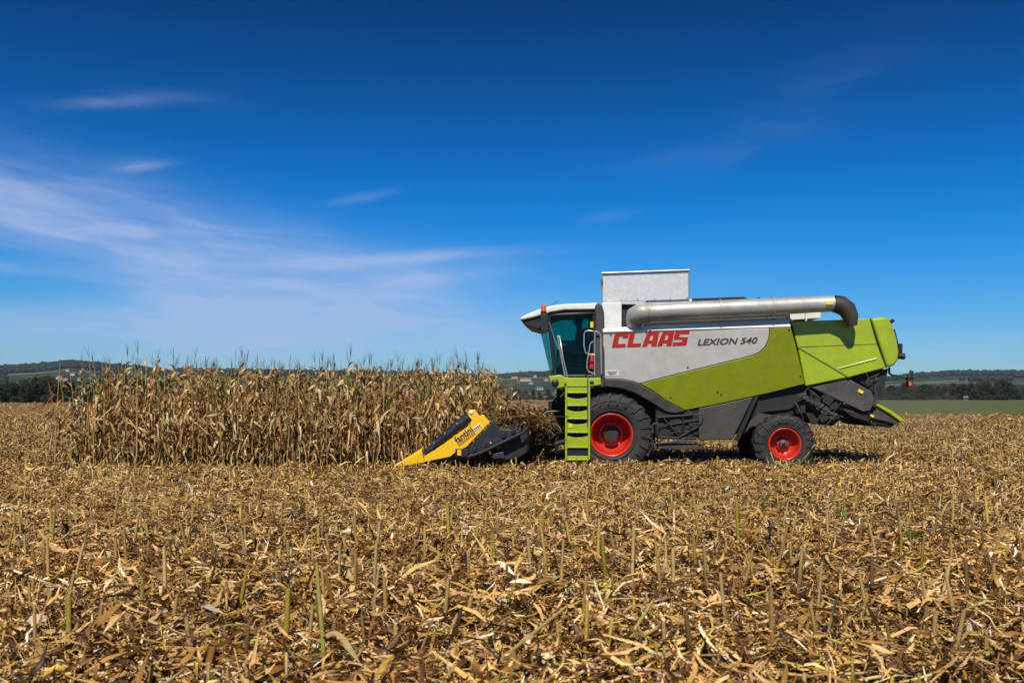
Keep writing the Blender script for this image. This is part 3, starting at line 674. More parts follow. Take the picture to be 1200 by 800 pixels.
def cyls(P0, P1, r0, r1, col, seg=6):
    n = len(P0); d = P1 - P0; L = np.linalg.norm(d, axis=1)[:, None]; d = d / L; ref = np.where(np.abs(d[:, 2:3]) > .8, np.array([[1., 0, 0]]), np.array([[0, 0, 1.]]))
    a = np.cross(d, ref); a /= np.linalg.norm(a, axis=1)[:, None]; b = np.cross(d, a); V = np.empty((n, 3, seg, 3))
    bend = RNG.normal(0, .03, (n, 1)) * L
    for s in range(seg):
        t = 2 * math.pi * s / seg; o = a * math.cos(t) + b * math.sin(t)
        V[:, 0, s] = P0 + o * r0[:, None]; V[:, 1, s] = (P0 + P1) / 2 + a * bend + o * ((r0 + r1) / 2)[:, None] * .93; V[:, 2, s] = P1 + o * r1[:, None]
    q = [(st * seg + s, st * seg + (s + 1) % seg, (st + 1) * seg + (s + 1) % seg, (st + 1) * seg + s) for st in range(2) for s in range(seg)]
    caps = [(2 * seg, 2 * seg + 1, 2 * seg + 2, 2 * seg + 3), (2 * seg, 2 * seg + 3, 2 * seg + 4, 2 * seg + 5), (0, 3, 2, 1), (0, 5, 4, 3)]
    Q = np.array(q + caps)[None] + (np.arange(n) * 3 * seg)[:, None, None]
    c = np.repeat(col, 3 * seg, 0).reshape(n, 3, seg, 3); c[:, 2] = c[:, 2] * 1.25
    return V.reshape(-1, 3), Q.reshape(-1, 4), c.reshape(-1, 3)
parts = []
for n, d0, d1, m in ((7500, 3.8, 11, 1), (14000, 11, 21, 1), (5000, 21, 45, 1.5)):
    x, y = scatter(n, d0, d1); k = not_corn(x, y); x, y = x[k], y[k]; n = len(x); L = RNG.lognormal(math.log(.12), .5, n).clip(.04, .5) * m
    yaw = RNG.uniform(0, 6.28, n); p = RNG.normal(0, .2, n); z = ground_z(x, y) + RNG.uniform(.01, .11, n) + np.abs(np.sin(p)) * L * .4
    dd = np.stack([np.cos(yaw) * np.cos(p), np.sin(yaw) * np.cos(p), np.sin(p)], -1) * L[:, None] / 2; c = np.stack([x, y, z], -1); r = RNG.uniform(.005, .010, n) * m
    col = np.array([(0.52, 0.36, 0.11), (0.64, 0.47, 0.2), (0.36, 0.21, 0.07), (0.8, 0.68, 0.45), (0.46, 0.36, 0.06)])[RNG.choice(5, n, p=[.32, .24, .22, .07, .15])] * RNG.uniform(.75, 1.15, (n, 1))
    parts.append(cyls(c - dd, c + dd, r, r * .9, col))
merge('stalk_pieces', parts, 'short broken bits of corn stalk strewn over the litter', 'crop litter')

# stubble: cut stalks in rows along X
SG = [(0.52, 0.36, 0.08), (0.48, 0.31, 0.09), (0.34, 0.20, 0.06), (0.22, 0.125, 0.04), (0.38, 0.30, 0.04), (0.48, 0.34, 0.13)]
stub = []
row = ROW0 - .85
ys = []
while row > 4.2: ys.append(row); row -= .75
for ry in ys:
    hw = .5143 * ry * 1.12 + .3; x = -hw
    while x < hw:
        if rc.random() < .86: stub.append((x + rc.gauss(0, .02), ry + rc.gauss(0, .045)))
        x += rc.uniform(.12, .22)
for ry in np.arange(ROW0 + .0, 62, .75):
    hw = .5143 * ry * 1.08; x = -hw
    while x < hw:
        inside = (HX0 + .3 < x < 0.4 and ry < HY1 + .3)
        if not inside and rc.random() < .8: stub.append((x, ry + rc.gauss(0, .045)))
        x += rc.uniform(.13, .24) * (1 if ry < 35 else 2)
stub = [(x, y) for x, y in stub if not (y > 21.1 and 1.0 < x < 9.5 and y < 25.3)]
vis = [s for s in stub if abs(s[0]) < .5143 * s[1] and s[1] > 5.55]; vis.sort(key=lambda s: s[1]); indiv = vis[:296]; iset = set(indiv)
def stub_mesh(seed):
    rd = random.Random(seed); h = rd.choice([.14, .18, .2, .22, .24, .27, .3, .34, .4]); r = rd.uniform(.0085, .0125); c = rd.choice(SG); a = rd.uniform(0, 6.28); l = rd.uniform(0, .12) * h
    mb = MB(); p = [(0, 0, -.04), (math.cos(a) * l * .2, math.sin(a) * l * .2, h * .33), (math.cos(a) * l * .5, math.sin(a) * l * .5, h * .36), (math.cos(a) * l, math.sin(a) * l, h * .96), (math.cos(a) * l * 1.05, math.sin(a) * l * 1.05, h)]
    mb.tube(p, [r * 1.25, r * 1.08, r * 1.2, r, r * rd.uniform(.8, 1.1)], 8, col=c)
    top = p[-1]
    for i in range(rd.randint(0, 3)):      # frayed fibres at the cut
        q = rd.uniform(0, 6.28); mb.tube([top, (top[0] + math.cos(q) * .02, top[1] + math.sin(q) * .02, top[2] + rd.uniform(.01, .05))], [.002, .001], 3, col=(0.6, 0.5, 0.33))
    me = bpy.data.meshes.new('stubble_stalk'); me.from_pydata(mb.v, [], mb.f); me.polygons.foreach_set('use_smooth', mb.sm)
    at_ = me.color_attributes.new('col', 'FLOAT_COLOR', 'POINT')
    for i, cc in enumerate(mb.c): at_.data[i].color = tuple(cc) + (1,)
    me.materials.append(MT['dry']); me.update(); 
    # torn sheath leaf
    sh = None
    if rd.random() < .55:
        v, q = strip(rd, (0, 0, h * rd.uniform(.1, .5)), rd.uniform(0, 6.28), rd.uniform(.08, .22), rd.uniform(.02, .04), rd.uniform(.6, 1.4), rd.uniform(-1.5, -.3), 2, rd.gauss(0, 1), n=5)
        sh = np_mesh('sheath', v, q, MT['dry'], np.tile(np.array(rd.choice(DRY)), (len(v), 1)))
    return me, sh
SM = [stub_mesh(3000 + i) for i in range(26)]
for x, y in indiv:
    me, sh = SM[rc.randrange(len(SM))]
    o = link('stubble_stalk', me, None, (x, y, float(ground_z(np.array(x), np.array(y))))); s = rc.uniform(.85, 1.2); o.scale = (s, s, s * rc.uniform(.7, 1.3)); o.rotation_euler = (rc.gauss(0, .1), rc.gauss(0, .1), rc.uniform(0, 6.28))
    tag(o, 'short cut corn stalk standing upright in the foreground litter', 'cut stalk', 'stubble stalks in the foreground')
    if sh: link('sheath', sh, o)
far = np.array([s for s in stub if s not in iset]); n = len(far); x, y = far.T; z = ground_z(x, y); m = np.where(y > 35, 1.4, 1.0)
h = RNG.uniform(.13, .32, n); P0 = np.stack([x, y, z - .03], -1); P1 = P0 + np.stack([RNG.normal(0, .1, n) * h, RNG.normal(0, .1, n) * h, h], -1); r = RNG.uniform(.008, .012, n) * m
merge('stubble', [cyls(P0, P1, r, r * .9, np.array(SG)[RNG.integers(0, len(SG), n)] * RNG.uniform(.55, 1.0, (n, 1)))], 'rows of cut corn stubble across the field', 'stubble')

# long broken stalks and leaves lying on top in the foreground
def broken(pts, r, col, label, cat='broken stalk', leaf=False):
    W = []
    for px, py, up in pts:
        D = gD(pts[0][1]) if up is None else gD(py + up); xx, yy, zz = at(px, py, D); W.append((xx, yy, max(zz, GZ + .03)))
    mb = MB(); n = len(W); b = W[0]
    mb.tube(W, [r] + [r * .95] * (n - 2) + [r * .75], 8, col=col)
    o = mb.build('broken_stalk', MT['dry'], None, off=(b[0], b[1], 0), loc=(b[0], b[1], 0), col=True); tag(o, label, cat)
    if leaf:
        rd = random.Random(int(pts[0][0])); v, q = strip(rd, tuple(Vector(W[1]) - Vector((b[0], b[1], 0))), rd.uniform(0, 6.28), .3, .045, .5, -.9, 2, 1.0)
        link('leaf', np_mesh('leaf', v, q, MT['dry'], np.tile(np.array((0.42, 0.3, 0.14)), (len(v), 1))), o)
broken([(568, 788, 10), (612, 752, 22), (664, 710, 40)], .012, (0.50, 0.36, 0.11), 'long golden stalk lying slanted at the bottom centre, thickest of the fallen ones', leaf=True)
broken([(700, 745, 4), (708, 712, 20), (696, 680, 50)], .009, (0.68, 0.62, 0.48), 'whitish split stalk standing bent right of the long golden stalk')
broken([(728, 768, 4), (745, 735, 30), (765, 704, 60)], .012, (0.46, 0.36, 0.10), 'leaning yellow stalk right of the whitish split one')
broken([(380, 800, 0), (378, 745, 56), (374, 700, 100), (371, 660, 140)], .0125, (0.40, 0.35, 0.08), 'tallest upright stalk left of centre, yellow green and leaning', leaf=True)
broken([(356, 697, 10), (364, 676, 60), (371, 660, 90)], .010, (0.36, 0.27, 0.10), 'short stalk bent over against the tallest upright stalk')
broken([(700, 778, 4), (745, 785, 12), (800, 798, 6)], .009, (0.55, 0.43, 0.2), 'pale stalk lying flat along the bottom edge right of centre')
broken([(800, 735, 8), (820, 731, 8), (838, 729, 8)], .012, (0.52, 0.42, 0.13), 'thick yellow stalk stub lying left of a fan of husks')
broken([(830, 708, 6), (862, 716, 8), (893, 723, 10)], .009, (0.52, 0.41, 0.16), 'straight thin stalk lying right of the thick yellow stub')
broken([(980, 745, 6), (1000, 722, 26), (1012, 712, 44)], .010, (0.44, 0.30, 0.12), 'brown stalk leaning in the fan of straw at lower right')
broken([(968, 752, 6), (975, 720, 40), (982, 697, 70)], .009, (0.58, 0.47, 0.24), 'pale stalk leaning left in the fan of straw at lower right')
broken([(1095, 640, 8), (1140, 615, 12), (1190, 630, 8)], .008, (0.5, 0.38, 0.17), 'long curved straw arching near the right edge')
broken([(905, 640, 6), (940, 628, 8), (960, 624, 8)], .008, (0.5, 0.38, 0.15), 'thin stalk lying behind the fan of straw at right')
broken([(610, 556, 4), (625, 545, 20), (637, 526, 42)], .011, (0.62, 0.5, 0.3), 'pale bent stalk sticking up in front of the feeder under the cab')
broken([(941, 552, 3), (949, 530, 30), (957, 506, 60)], .011, (0.34, 0.25, 0.12), 'dark stalk leaning against the rear tyre')
broken([(934, 548, 3), (946, 533, 20), (955, 520, 32)], .011, (0.5, 0.36, 0.18), 'paler stalk crossing the one on the rear tyre')
broken([(903, 530, 24), (907, 541, 14), (926, 549, 6)], .009, (0.55, 0.42, 0.24), 'thin bent stalk below the rear wheel hub')
rd = random.Random(5)
for i, (px, py, lab) in enumerate([(849, 590, 'green weed sprout left of the others in the right foreground'), (891, 610, 'green weed sprout second from left in the right foreground'), (991, 620, 'bright green sprout below the rear of the machine'), (1066, 645, 'yellow green sprout farthest right in the litter')]):
    D = gD(py); x = (px - CX) / F * D; V, Q = [], []
    for j in range(7):
        v, q = strip(rd, (0, 0, 0.03), rd.uniform(0, 6.28), rd.uniform(.12, .24), .018, rd.uniform(1.0, 1.5), rd.uniform(.2, .9), 1, 0, n=4); b = len(V); V += v; Q += [tuple(b + k for k in f) for f in q]
    tag(link('weed_sprout', np_mesh('weed_sprout', V, Q, MT['dry'], np.tile(np.array((0.07, 0.16, 0.02)), (len(V), 1))), None, (x, D, GZ + 0.03)), lab, 'weed')

# ------------------------------------------------------------ the combine harvester
D0 = 21.7; WID = 3.2
B0 = (at(830, 500, 23.3)[0], 23.3, 0.0)
root = empty('combine_harvester', B0); tag(root, 'lime green and silver combine harvester cutting the last corn strip', 'combine harvester')
YAW = R(-4.0); root.rotation_euler = (0, 0, YAW); RB = Matrix.Rotation(-YAW, 3, 'Z'); CAM_L = RB @ (Vector((0, 0, H0)) - Vector(B0))
def S(px, py, y=0.0):               # photo row/column to the machine's own axes, on the plane at depth y behind its near side
    d = RB @ Vector(((px - CX) / F, 1.0, (HY - py) / F)); t = ((D0 + y - B0[1]) - CAM_L.y) / d.y; return CAM_L + d * t
def WORLD(v): return RB.inverted() @ Vector(v) + Vector(B0)
KT = 0.22; ZT = S(800, 380).z
def PP(px, py, out=0.0, k=KT):      # on the tucked-in side panel plane
    y = 0.0
    for _ in range(6): y = max(0, (ZT - S(px, py, y).z)) * k - out
    return S(px, py, y)
YC = 23.3 - B0[1]
def mir(v): v = Vector(v); v.y = 2 * (D0 + WID / 2 - B0[1]) - v.y; return v
def plate(name, pts, mat, parent=root, fn=None, t=0.05, bevel=0.012, both=True, y=0.0):
    fn = fn or (lambda a, b: S(a, b, y)); fr = [fn(*p) for p in pts]; bk = [v + Vector((0, t, 0)) for v in fr]
    o = MB().prism(fr, bk).build(name, mat, parent, bevel=bevel)
    if both: MB().prism([mir(v) for v in reversed(fr)], [mir(v) for v in reversed(bk)]).build(name, mat, parent, bevel=bevel)
    return o
# inner body
core = [(712, 359), (915, 362), (930, 376), (1034, 378), (1038, 428), (1020, 455), (985, 462), (950, 468), (925, 480), (890, 484), (858, 513), (768, 513), (768, 470), (745, 452), (712, 450)]
hu = MB().prism([S(*p, .45) for p in core], [S(*p, .45) + Vector((0, 2.3, 0)) for p in core])
core = [(668, 458), (712, 452), (745, 452), (768, 470), (768, 522), (668, 522)]
hu.prism([S(*p, 1.02) for p in core], [S(*p, 1.02) + Vector((0, 1.16, 0)) for p in core]); hu.build('hull', MT['sooty'], root, bevel=.02)
# side panels
lime_sil = [(750, 449), (785, 440), (820, 431.4), (855, 422.8), (879, 417), (890, 412.5), (897, 405), (900.5, 397), (901.5, 390), (901.2, 384.3)]
plate('silver_side_panel', [(707, 389.4), (707, 443.2), (728, 443.8), (740, 446), (749, 449)] + [(a, b) for a, b in lime_sil] , MT['silver'], fn=PP)
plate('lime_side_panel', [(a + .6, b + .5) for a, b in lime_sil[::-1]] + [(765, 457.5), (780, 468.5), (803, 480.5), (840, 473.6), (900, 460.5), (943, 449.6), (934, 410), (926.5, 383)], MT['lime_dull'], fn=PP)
def top_trim():
    a = [S(705.5, 384.2, .14), S(925.5, 373.6, .14), S(926.5, 382.3, 0), S(707, 388.9, 0)]; b = [v + Vector((0, .06, -.03)) for v in a]
    MB().prism(a[::-1], b[::-1]).build('top_trim', MT['white'], root, bevel=.008); MB().prism([mir(v) for v in a], [mir(v) for v in b]).build('top_trim', MT['white'], root, bevel=.008)
top_trim()
hw_ = MB()
for p in ((806, 430), (841, 459), (716, 392), (716, 438), (925, 386), (938, 440), (845, 462), (786, 465)):
    hw_.lathe([(.001, -.012), (.018, -.010), (.022, .004)], 12, PP(*p, .002))
hw_.build('panel_bolt', MT['grey'], root)
# fender over the front wheel
plate('fender', [(707, 443.6), (728, 444), (740, 446.3), (749, 449.5), (765, 458.2), (780, 469.1), (803, 481), (792, 484.6), (780, 482), (760, 469.5), (744, 460.5), (728, 455), (707, 452.5)], MT['grey'], fn=lambda a, b: PP(a, b, .03), t=.5, bevel=.02)
# rear engine cover
RY = .25
plate('rear_side_panel', [(926.5, 376.4), (976, 375), (1019, 373), (1028, 403), (1038.3, 430.8), (997.5, 441.5), (944, 452.5), (935, 407)], MT['lime'], y=RY, bevel=.03)
MB().prism([S(935, 406.2, RY - .008), S(1028, 402.6, RY - .008), S(1028, 403.1, RY - .008), S(935, 406.8, RY - .008)], [S(935, 406.2, RY + .02), S(1028, 402.6, RY + .02), S(1028, 403.1, RY + .02), S(935, 406.8, RY + .02)]).build('panel_seam', MT['grey'], root)
MB().prism([S(934, 406.5, RY - .018), S(936, 406, RY - .018), S(997.5, 441, RY - .018), S(994, 442.2, RY - .018)], [S(934, 406.5, RY + .02), S(936, 406, RY + .02), S(997.5, 441, RY + .02), S(994, 442.2, RY + .02)]).build('panel_flange', MT['lime_dull'], root, bevel=.004)
MB().prism([S(981, 431.3, RY - .012), S(1027, 419, RY - .012), S(1028, 420.0, RY - .024), S(981.5, 432.3, RY - .024)], [S(981, 431.3, RY + .02), S(1027, 419, RY + .02), S(1028, 420.4, RY + .02), S(981.5, 432.8, RY + .02)]).build('panel_crease', MT['lime'], root)
# roof deck of the engine cover and hood, full width
MB().prism([S(928, 377, .27), S(1020, 374, .27), S(1020, 377, .27), S(928, 380, .27)], [S(928, 377, .18) + Vector((0, 2.85, 0)), S(1020, 374, .18) + Vector((0, 2.85, 0)), S(1020, 377, .18) + Vector((0, 2.85, 0)), S(928, 380, .18) + Vector((0, 2.85, 0))]).build('engine_deck', MT['lime'], root)
hood = [(1020.6, 373), (1034, 371), (1041, 372), (1046, 380), (1051, 395), (1054, 412), (1053, 421), (1049, 427.5), (1039.6, 431)]
fr = [S(*p, RY - .01) for p in hood]; bk = [v + Vector((0, WID - 2 * RY + .02, 0)) for v in fr]
MB().prism(fr, bk).build('rear_hood', MT['lime'], root, bevel=.06, bseg=4)
MB().prism([S(1019, 373.3, RY + .015), S(1020.6, 373, RY + .015), S(1039.6, 431, RY + .015), S(1038.2, 431, RY + .015)], [S(1019, 373.3, RY + .3), S(1020.6, 373, RY + .3), S(1039.6, 431, RY + .3), S(1038.2, 431, RY + .3)]).build('hood_gap', MT['black'], root)
g = MB(); g.box(*(S(1051, 0, .5).x, S(1056, 0, .5).x), .1 + S(0, 0, .3).y, S(0, 0, 1.2).y, S(1056, 402, .3).z - .3, S(1056, 402, .3).z)
g.tube([S(1044, 375, .4), S(1046, 378, .4)], .06, 8); g.tube([S(1053, 417, .3), S(1060, 417.5, .3)], .07, 8); g.tube([S(1048, 386, .35), S(1054, 410, .35)], .018, 6)
g.build('rear_light_cluster', MT['black'], root, bevel=.01)
# lower rear shields, chute, deflector
plate('rear_chute_side', [(949, 453), (993, 442.5), (1025, 460.5), (1023.5, 473), (1018, 481.5), (1011, 482)], MT['grey'], y=.3, bevel=.015)
plate('rear_frame_plate', [(999, 441), (1041, 431.5), (1037, 452), (1028, 463)], MT['sooty'], y=.4, bevel=.01)
plate('deflector_side', [(1027.5, 475), (1031, 474.5), (1058, 492.5), (1050, 497), (1035, 493), (1021, 490), (1024, 481)], MT['grey_dusty'], y=.32, bevel=.01)
a = [(1026, 475), (1029.5, 473), (1045, 481), (1058.5, 490.5), (1059.5, 493.5), (1056.5, 495), (1042, 484.5)]
MB().prism([S(*p, .27) for p in a], [S(*p, .27) + Vector((0, 2.66, 0)) for p in a]).build('deflector_lip', MT['lime'], root, bevel=.02)
a = [(1012, 483), (1024, 481), (1030, 491), (1050, 495), (1045, 501), (1028, 498), (1024, 500), (1015, 494), (1000, 490), (985, 478)]
MB().prism([S(*p, .38) for p in a], [S(*p, .38) + Vector((0, 2.4, 0)) for p in a]).build('spreader', MT['sooty'], root, bevel=.03)
a = [(950, 455), (1010, 483), (995, 486), (975, 474), (958, 466)]
MB().prism([S(*p, .42) for p in a], [S(*p, .42) + Vector((0, 2.3, 0)) for p in a]).build('chute_floor', MT['sooty'], root)
for px_, py_, sz in ((1008.5, 458.5, 3.0), (1022, 487, 2.2)):
    c0 = S(px_, py_, .285); s = sz / 53.8
    MB().box(-s, s, -.012, .01, -s * .62, s * .62, Matrix.Translation(c0) @ Matrix.Rotation(R(28), 4, 'Y')).build('warning_sticker', MT['sticker'], root)
lk = MB()
for i in range(9):       # chain and hoses beside the chute
    p = S(1026 + math.sin(i * 1.3) * 1.2, 441 + i * 4.2, .26); lk.lathe([(.022, -.012), (.042, -.012), (.042, .012), (.022, .012)], 10, p, closed=True)
lk.tube([S(1030, 438, .25), S(1016, 444, .22), S(1024, 452, .22), S(1027, 463, .24), S(1019, 481, .24)], .014, 6); lk.tube([S(1014, 436, .25), S(1020, 447, .2), S(1030, 444, .22)], .012, 6)
lk.build('chain', MT['grey_dusty'], root)
# rear lamp arm
la = MB(); la.tube([S(1042, 431, .6), S(1042, 437, .5), S(1045, 439.5, .42), (S(1060, 441, .3)), S(1064, 443, .3)], .025, 8); la.tube([S(1064, 443, .3), S(1069, 434.5, .3)], .045, 8); la.box(S(1062, 0, .3).x, S(1069, 0, .3).x, S(0, 0, .22).y, S(0, 0, .36).y, S(1069, 446, .3).z, S(1069, 440, .3).z)
arm = la.build('lamp_arm', MT['black'], root, bevel=.006)
MB().box(S(1063, 0, .3).x, S(1069.5, 0, .3).x, S(0, 0, .22).y, S(0, 0, .4).y, S(1069.5, 453.5, .3).z, S(1069.5, 446.5, .3).z).build('lamp_housing', material('dark_red_plastic', (0.16, 0.02, 0.015), .4), arm, bevel=.01)
MB().box(S(1065, 0, .21).x, S(1068.4, 0, .21).x, S(0, 0, .2).y, S(0, 0, .215).y, S(1068.4, 452, .21).z, S(1068.4, 447.8, .21).z).build('lamp_lens', MT['orange'], arm, bevel=.006)
# mid lower panel and frame
plate('lower_side_panel', [(818.5, 478.5), (850, 472.2), (883, 465), (872, 488), (858.5, 514.5), (819, 516)], MT['grey_dusty'], y=.28, bevel=.02)
plate('lower_panel_edge', [(884, 465), (889, 464), (866, 516), (860, 516)], MT['black'], y=.31, bevel=.005)
fp = MB(); fp.prism([S(866, 498, .45), (S(886, 483, .45)), S(905, 486, .45), S(905, 496, .45), S(880, 500, .45), S(868, 513, .45)], [S(866, 498, .8), (S(886, 483, .8)), S(905, 486, .8), S(905, 496, .8), S(880, 500, .8), S(868, 513, .8)])
fp.build('axle_guard', MT['grey_dusty'], root, bevel=.01)
fb = MB(); fb.box(S(766, 0, .4).x, S(822, 0, .4).x, S(0, 0, .4).y, S(0, 0, .75).y, S(822, 526, .4).z, S(822, 520, .4).z); fb.prism([S(768, 520, .35), S(800, 514, .35), S(818, 518, .35)], [S(768, 520, .9), S(800, 514, .9), S(818, 518, .9)])
fb.build('chassis_rail', MT['grey_dusty'], root, bevel=.01)
me_ = MB(); me_.tube([S(765, 497, .2), S(769.5, 495.5, .2), S(771, 497, .2), S(770, 518, .2), S(765, 518, .2), S(765, 497, .2)], .018, 6)
me_.tube([S(806, 481, 0.1), S(811, 485, .05), S(818, 485.5, .05), S(823.5, 482, .05), S(824, 478, .1)], .012, 6)
me_.build('step_hoop', MT['grey_dusty'], root)
mech = MB(); rm = random.Random(3)
for c_, r_, in (((778, 507), .1), ((792, 498), .16), ((806, 508), .13), ((812, 496), .09)):
    q = S(*c_, .42); mech.lathe([(.001, 0), (r_, 0), (r_, .03), (r_ - .02, .045), (r_, .06), (r_, .09), (.001, .09)], 20, q, smooth=False)
for (xa, ya, xb, yb, rr_) in ((770, 500, 818, 492, .02), (772, 512, 816, 514, .03), (778, 490, 800, 516, .022), (796, 512, 818, 500, .028), (784, 507, 806, 505, .012), (771, 489, 812, 486, .03), (800, 488, 803, 515, .02)):
    mech.tube([S(xa, ya, .38), S(xb, yb, .42)], rr_, 8)
mech.build('drive_pulleys', MT['sooty'], root)
# straw chopper and axle machinery behind the rear wheel
ch = MB()
for pts in ([(938, 470), (950, 458), (965, 462), (978, 478), (985, 492), (975, 499), (965, 484), (950, 480)], [(944, 484), (960, 480), (974, 495), (975, 496), (968, 498), (950, 495)], [(905, 470), (940, 466), (942, 484), (912, 486)]):
    yy = rm.uniform(.35, .6); ch.prism([S(*p, yy) for p in pts], [S(*p, yy) + Vector((0, rm.uniform(.8, 1.9), 0)) for p in pts])
for i in range(11):
    a1 = S(rm.uniform(935, 982), rm.uniform(458, 492), .3); a2 = a1 + Vector((rm.uniform(-.3, .3), rm.uniform(-.05, .1), rm.uniform(-.35, .2))); ch.tube([a1, (a1 + a2) / 2 + Vector((rm.uniform(-.05, .05), 0, .06)), a2], rm.uniform(.01, .03), 6)
for i in range(10):
    c_ = S(rm.uniform(940, 978), rm.uniform(462, 490), rm.uniform(.26, .4)); w_, h_ = rm.uniform(.05, .16), rm.uniform(.03, .12); ch.box(-w_, w_, -.02, .02, -h_, h_, Matrix.Translation(c_) @ Matrix.Rotation(rm.uniform(-1.2, 1.2), 4, 'Y'))
ch.build('straw_chopper', MT['sooty'], root, bevel=.008)
bl = MB()
for i in range(8):
    c_ = S(940 + i * 5.2, 462 + i * 3.6, .28); bl.box(-.09, .09, -.02, .02, -.035, .035, Matrix.Translation(c_) @ Matrix.Rotation(R(rm.uniform(-60, 60)), 4, 'Y'))
    bl.lathe([(.001, -.02), (.035, -.02), (.035, .02), (.001, .02)], 10, S(942 + i * 4.8, 466 + i * 2.6, .25), smooth=False)
bl.build('chopper_bracket', MT['grey_dusty'], root)
# axles
MB().tube([S(716, 509, .3), S(716, 509, 2.9)], .16, 14).build('front_axle', MT['sooty'], root)
MB().tube([S(917.5, 519.7, .3), S(917.5, 519.7, 2.9)], .10, 14).box(S(905, 0, .6).x, S(930, 0, .6).x, S(0, 0, .6).y, S(0, 0, 2.6).y, S(930, 524, .6).z, S(930, 470, .6).z).build('rear_axle', MT['sooty'], root, bevel=.02)
# wheels: centre at local origin, outer face towards -Y
def wheel(R_, w, rr, nl, dish, centre, flip, ground):
    wr = empty('wheel', centre); wr.parent = root; z0 = -centre.z + ground
    t = MB(); prof = [(rr, -w * .36), (rr + .03, -w * .46), (rr + (R_ - rr) * .45, -w * .52), (R_ - .11, -w * .48), (R_ - .045, -w * .40), (R_ - .035, -w * .2), (R_ - .035, w * .2), (R_ - .045, w * .40), (R_ - .11, w * .48), (rr + (R_ - rr) * .45, w * .52), (rr + .03, w * .46), (rr, w * .36)]
    t.lathe(prof, 72)
    for s in (-1, 1):
        for i in range(nl):
            th = 2 * math.pi * (i + (.5 if s > 0 else 0)) / nl; st = []
            for (dth, y, r) in ((0, .02 * s, R_), (.10, .22 * s * w / .5, R_ - .002), (.2, .42 * s * w, R_ - .02), (.245, .515 * s * w, R_ - .09), (.27, .56 * s * w, R_ - (R_ - rr) * .50)):
                hw = .036 if r > R_ - .05 else .030; q = []
                for dr in (0, -.055):
                    for e in (-1, 1):
                        aa = th + dth * .9 + e * hw / R_ * (1.25 if dr else 1); q.append(((r + dr) * math.cos(aa), y if dr == 0 else y * .93, (r + dr) * math.sin(aa)))
                st.append(q)
            vs = [v for q in st for v in q]; fs = []
            for k in range(4):
                o4 = k * 4; fs += [(o4, o4 + 1, o4 + 5, o4 + 4), (o4 + 1, o4 + 3, o4 + 7, o4 + 5), (o4 + 2, o4, o4 + 4, o4 + 6)]
            fs += [(0, 2, 3, 1), (16, 17, 19, 18)]; t.add(vs, fs)
    t.v = [(x, y, max(z, z0)) for x, y, z in t.v]
    tyre = t.build('tyre', MT['rubber'], wr)
    rings = MB()
    for r_ in (rr + (R_ - rr) * .18, rr + (R_ - rr) * .62): rings.lathe([(r_ - .012, -w * .50), (r_, -w * .53), (r_ + .012, -w * .50)], 64)
    rings.build('sidewall_ring', MT['rubber'], tyre)
    rim = MB(); y0 = -w * .40
    rim.lathe([(rr - .01, w * .36), (rr, w * .3), (rr - .03, 0), (rr - .005, y0 + .02), (rr + .025, y0 - .025), (rr + .018, y0 - .045), (rr - .012, y0 - .03), (rr - .035, y0 + .03), (rr * .90, y0 + dish * .45), (rr * .66, y0 + dish), (rr * .44, y0 + dish + .02), (rr * .42, y0 + dish - .05), (rr * .30, y0 + dish - .06), (.001, y0 + dish - .06)], 64)
    rim.lathe([(.001, y0 + dish + .03), (rr - .05, y0 + dish + .03)], 32); ro = rim.build('rim', MT['red'], wr)
    hb = MB(); hy = y0 + dish - .065
    hb.lathe([(.001, hy - .05), (rr * .22, hy - .05), (rr * .27, hy - .02), (rr * .29, hy)], 32); hb.build('hub', MT['grey'], ro)
    bo = MB()
    for i in range(10 if nl > 20 else 8):
        a_ = 2 * math.pi * i / (10 if nl > 20 else 8); rb = rr * .40; bo.lathe([(.001, -.02), (.016, -.02), (.016, .01), (.001, .01)], 6, (rb * math.cos(a_), y0 + dish - .055, rb * math.sin(a_)), smooth=False)
    bo.build('wheel_nut', MT['sooty'], ro); bo2 = MB(); bo2.lathe([(.001, -.03), (.03, -.025), (.035, 0)], 14, (0, hy - .05, 0)); bo2.build('hub_cap', MT['orange' if nl > 20 else 'black'], ro)
    if flip: wr.rotation_euler = (0, 0, math.pi)
    return wr
cw = S(716, 509, .30); wheel(.93, .66, .455, 22, .46, cw, False, 0.0)
cw2 = S(917.5, 519.7, .22); wheel(.665, .46, .335, 20, .24, cw2, False, 0.0)
for c_, args in ((cw, (.93, .66, .455, 22, .46)), (cw2, (.665, .46, .335, 20, .24))):
    m = mir(c_)
    if c_ is cw2: m.y -= .75
    m = m; wheel(*args, m, True, 0.0)
# grain tank
tp = [(705.5, 384), (705.5, 354), (728.5, 354), (728.5, 384)]
MB().prism([S(*p, .16) for p in tp], [S(*p, .16) + Vector((0, 2.9, 0)) for p in tp]).build('tank_front_column', MT['white'], root, bevel=.015)
tp = [(728, 383), (728, 356), (924, 362), (924, 377)]
MB().prism([S(*p, .5) for p in tp], [S(*p, .5) + Vector((0, 2.3, 0)) for p in tp]).build('tank_wall', MT['grey_dusty'], root, bevel=.02)
tp = [(757, 355.5), (757, 352.2), (811, 350.5), (811, 354.5)]
MB().prism([S(*p, .34) for p in tp], [S(*p, .34) + Vector((0, .12, 0)) for p in tp]).build('tank_rim', MT['white'], root, bevel=.008)
tp = [(705, 320.5), (807.5, 316.8), (808, 350.8), (705, 353.6)]
fr = [S(*p, .30) for p in tp]; ext = MB(); t_ = .035
ext.prism(fr, [v + Vector((0, t_, 0)) for v in fr]); bk = [v + Vector((.13, 2.6, 0)) for v in fr]; ext.prism(bk, [v + Vector((0, -t_, 0)) for v in bk])
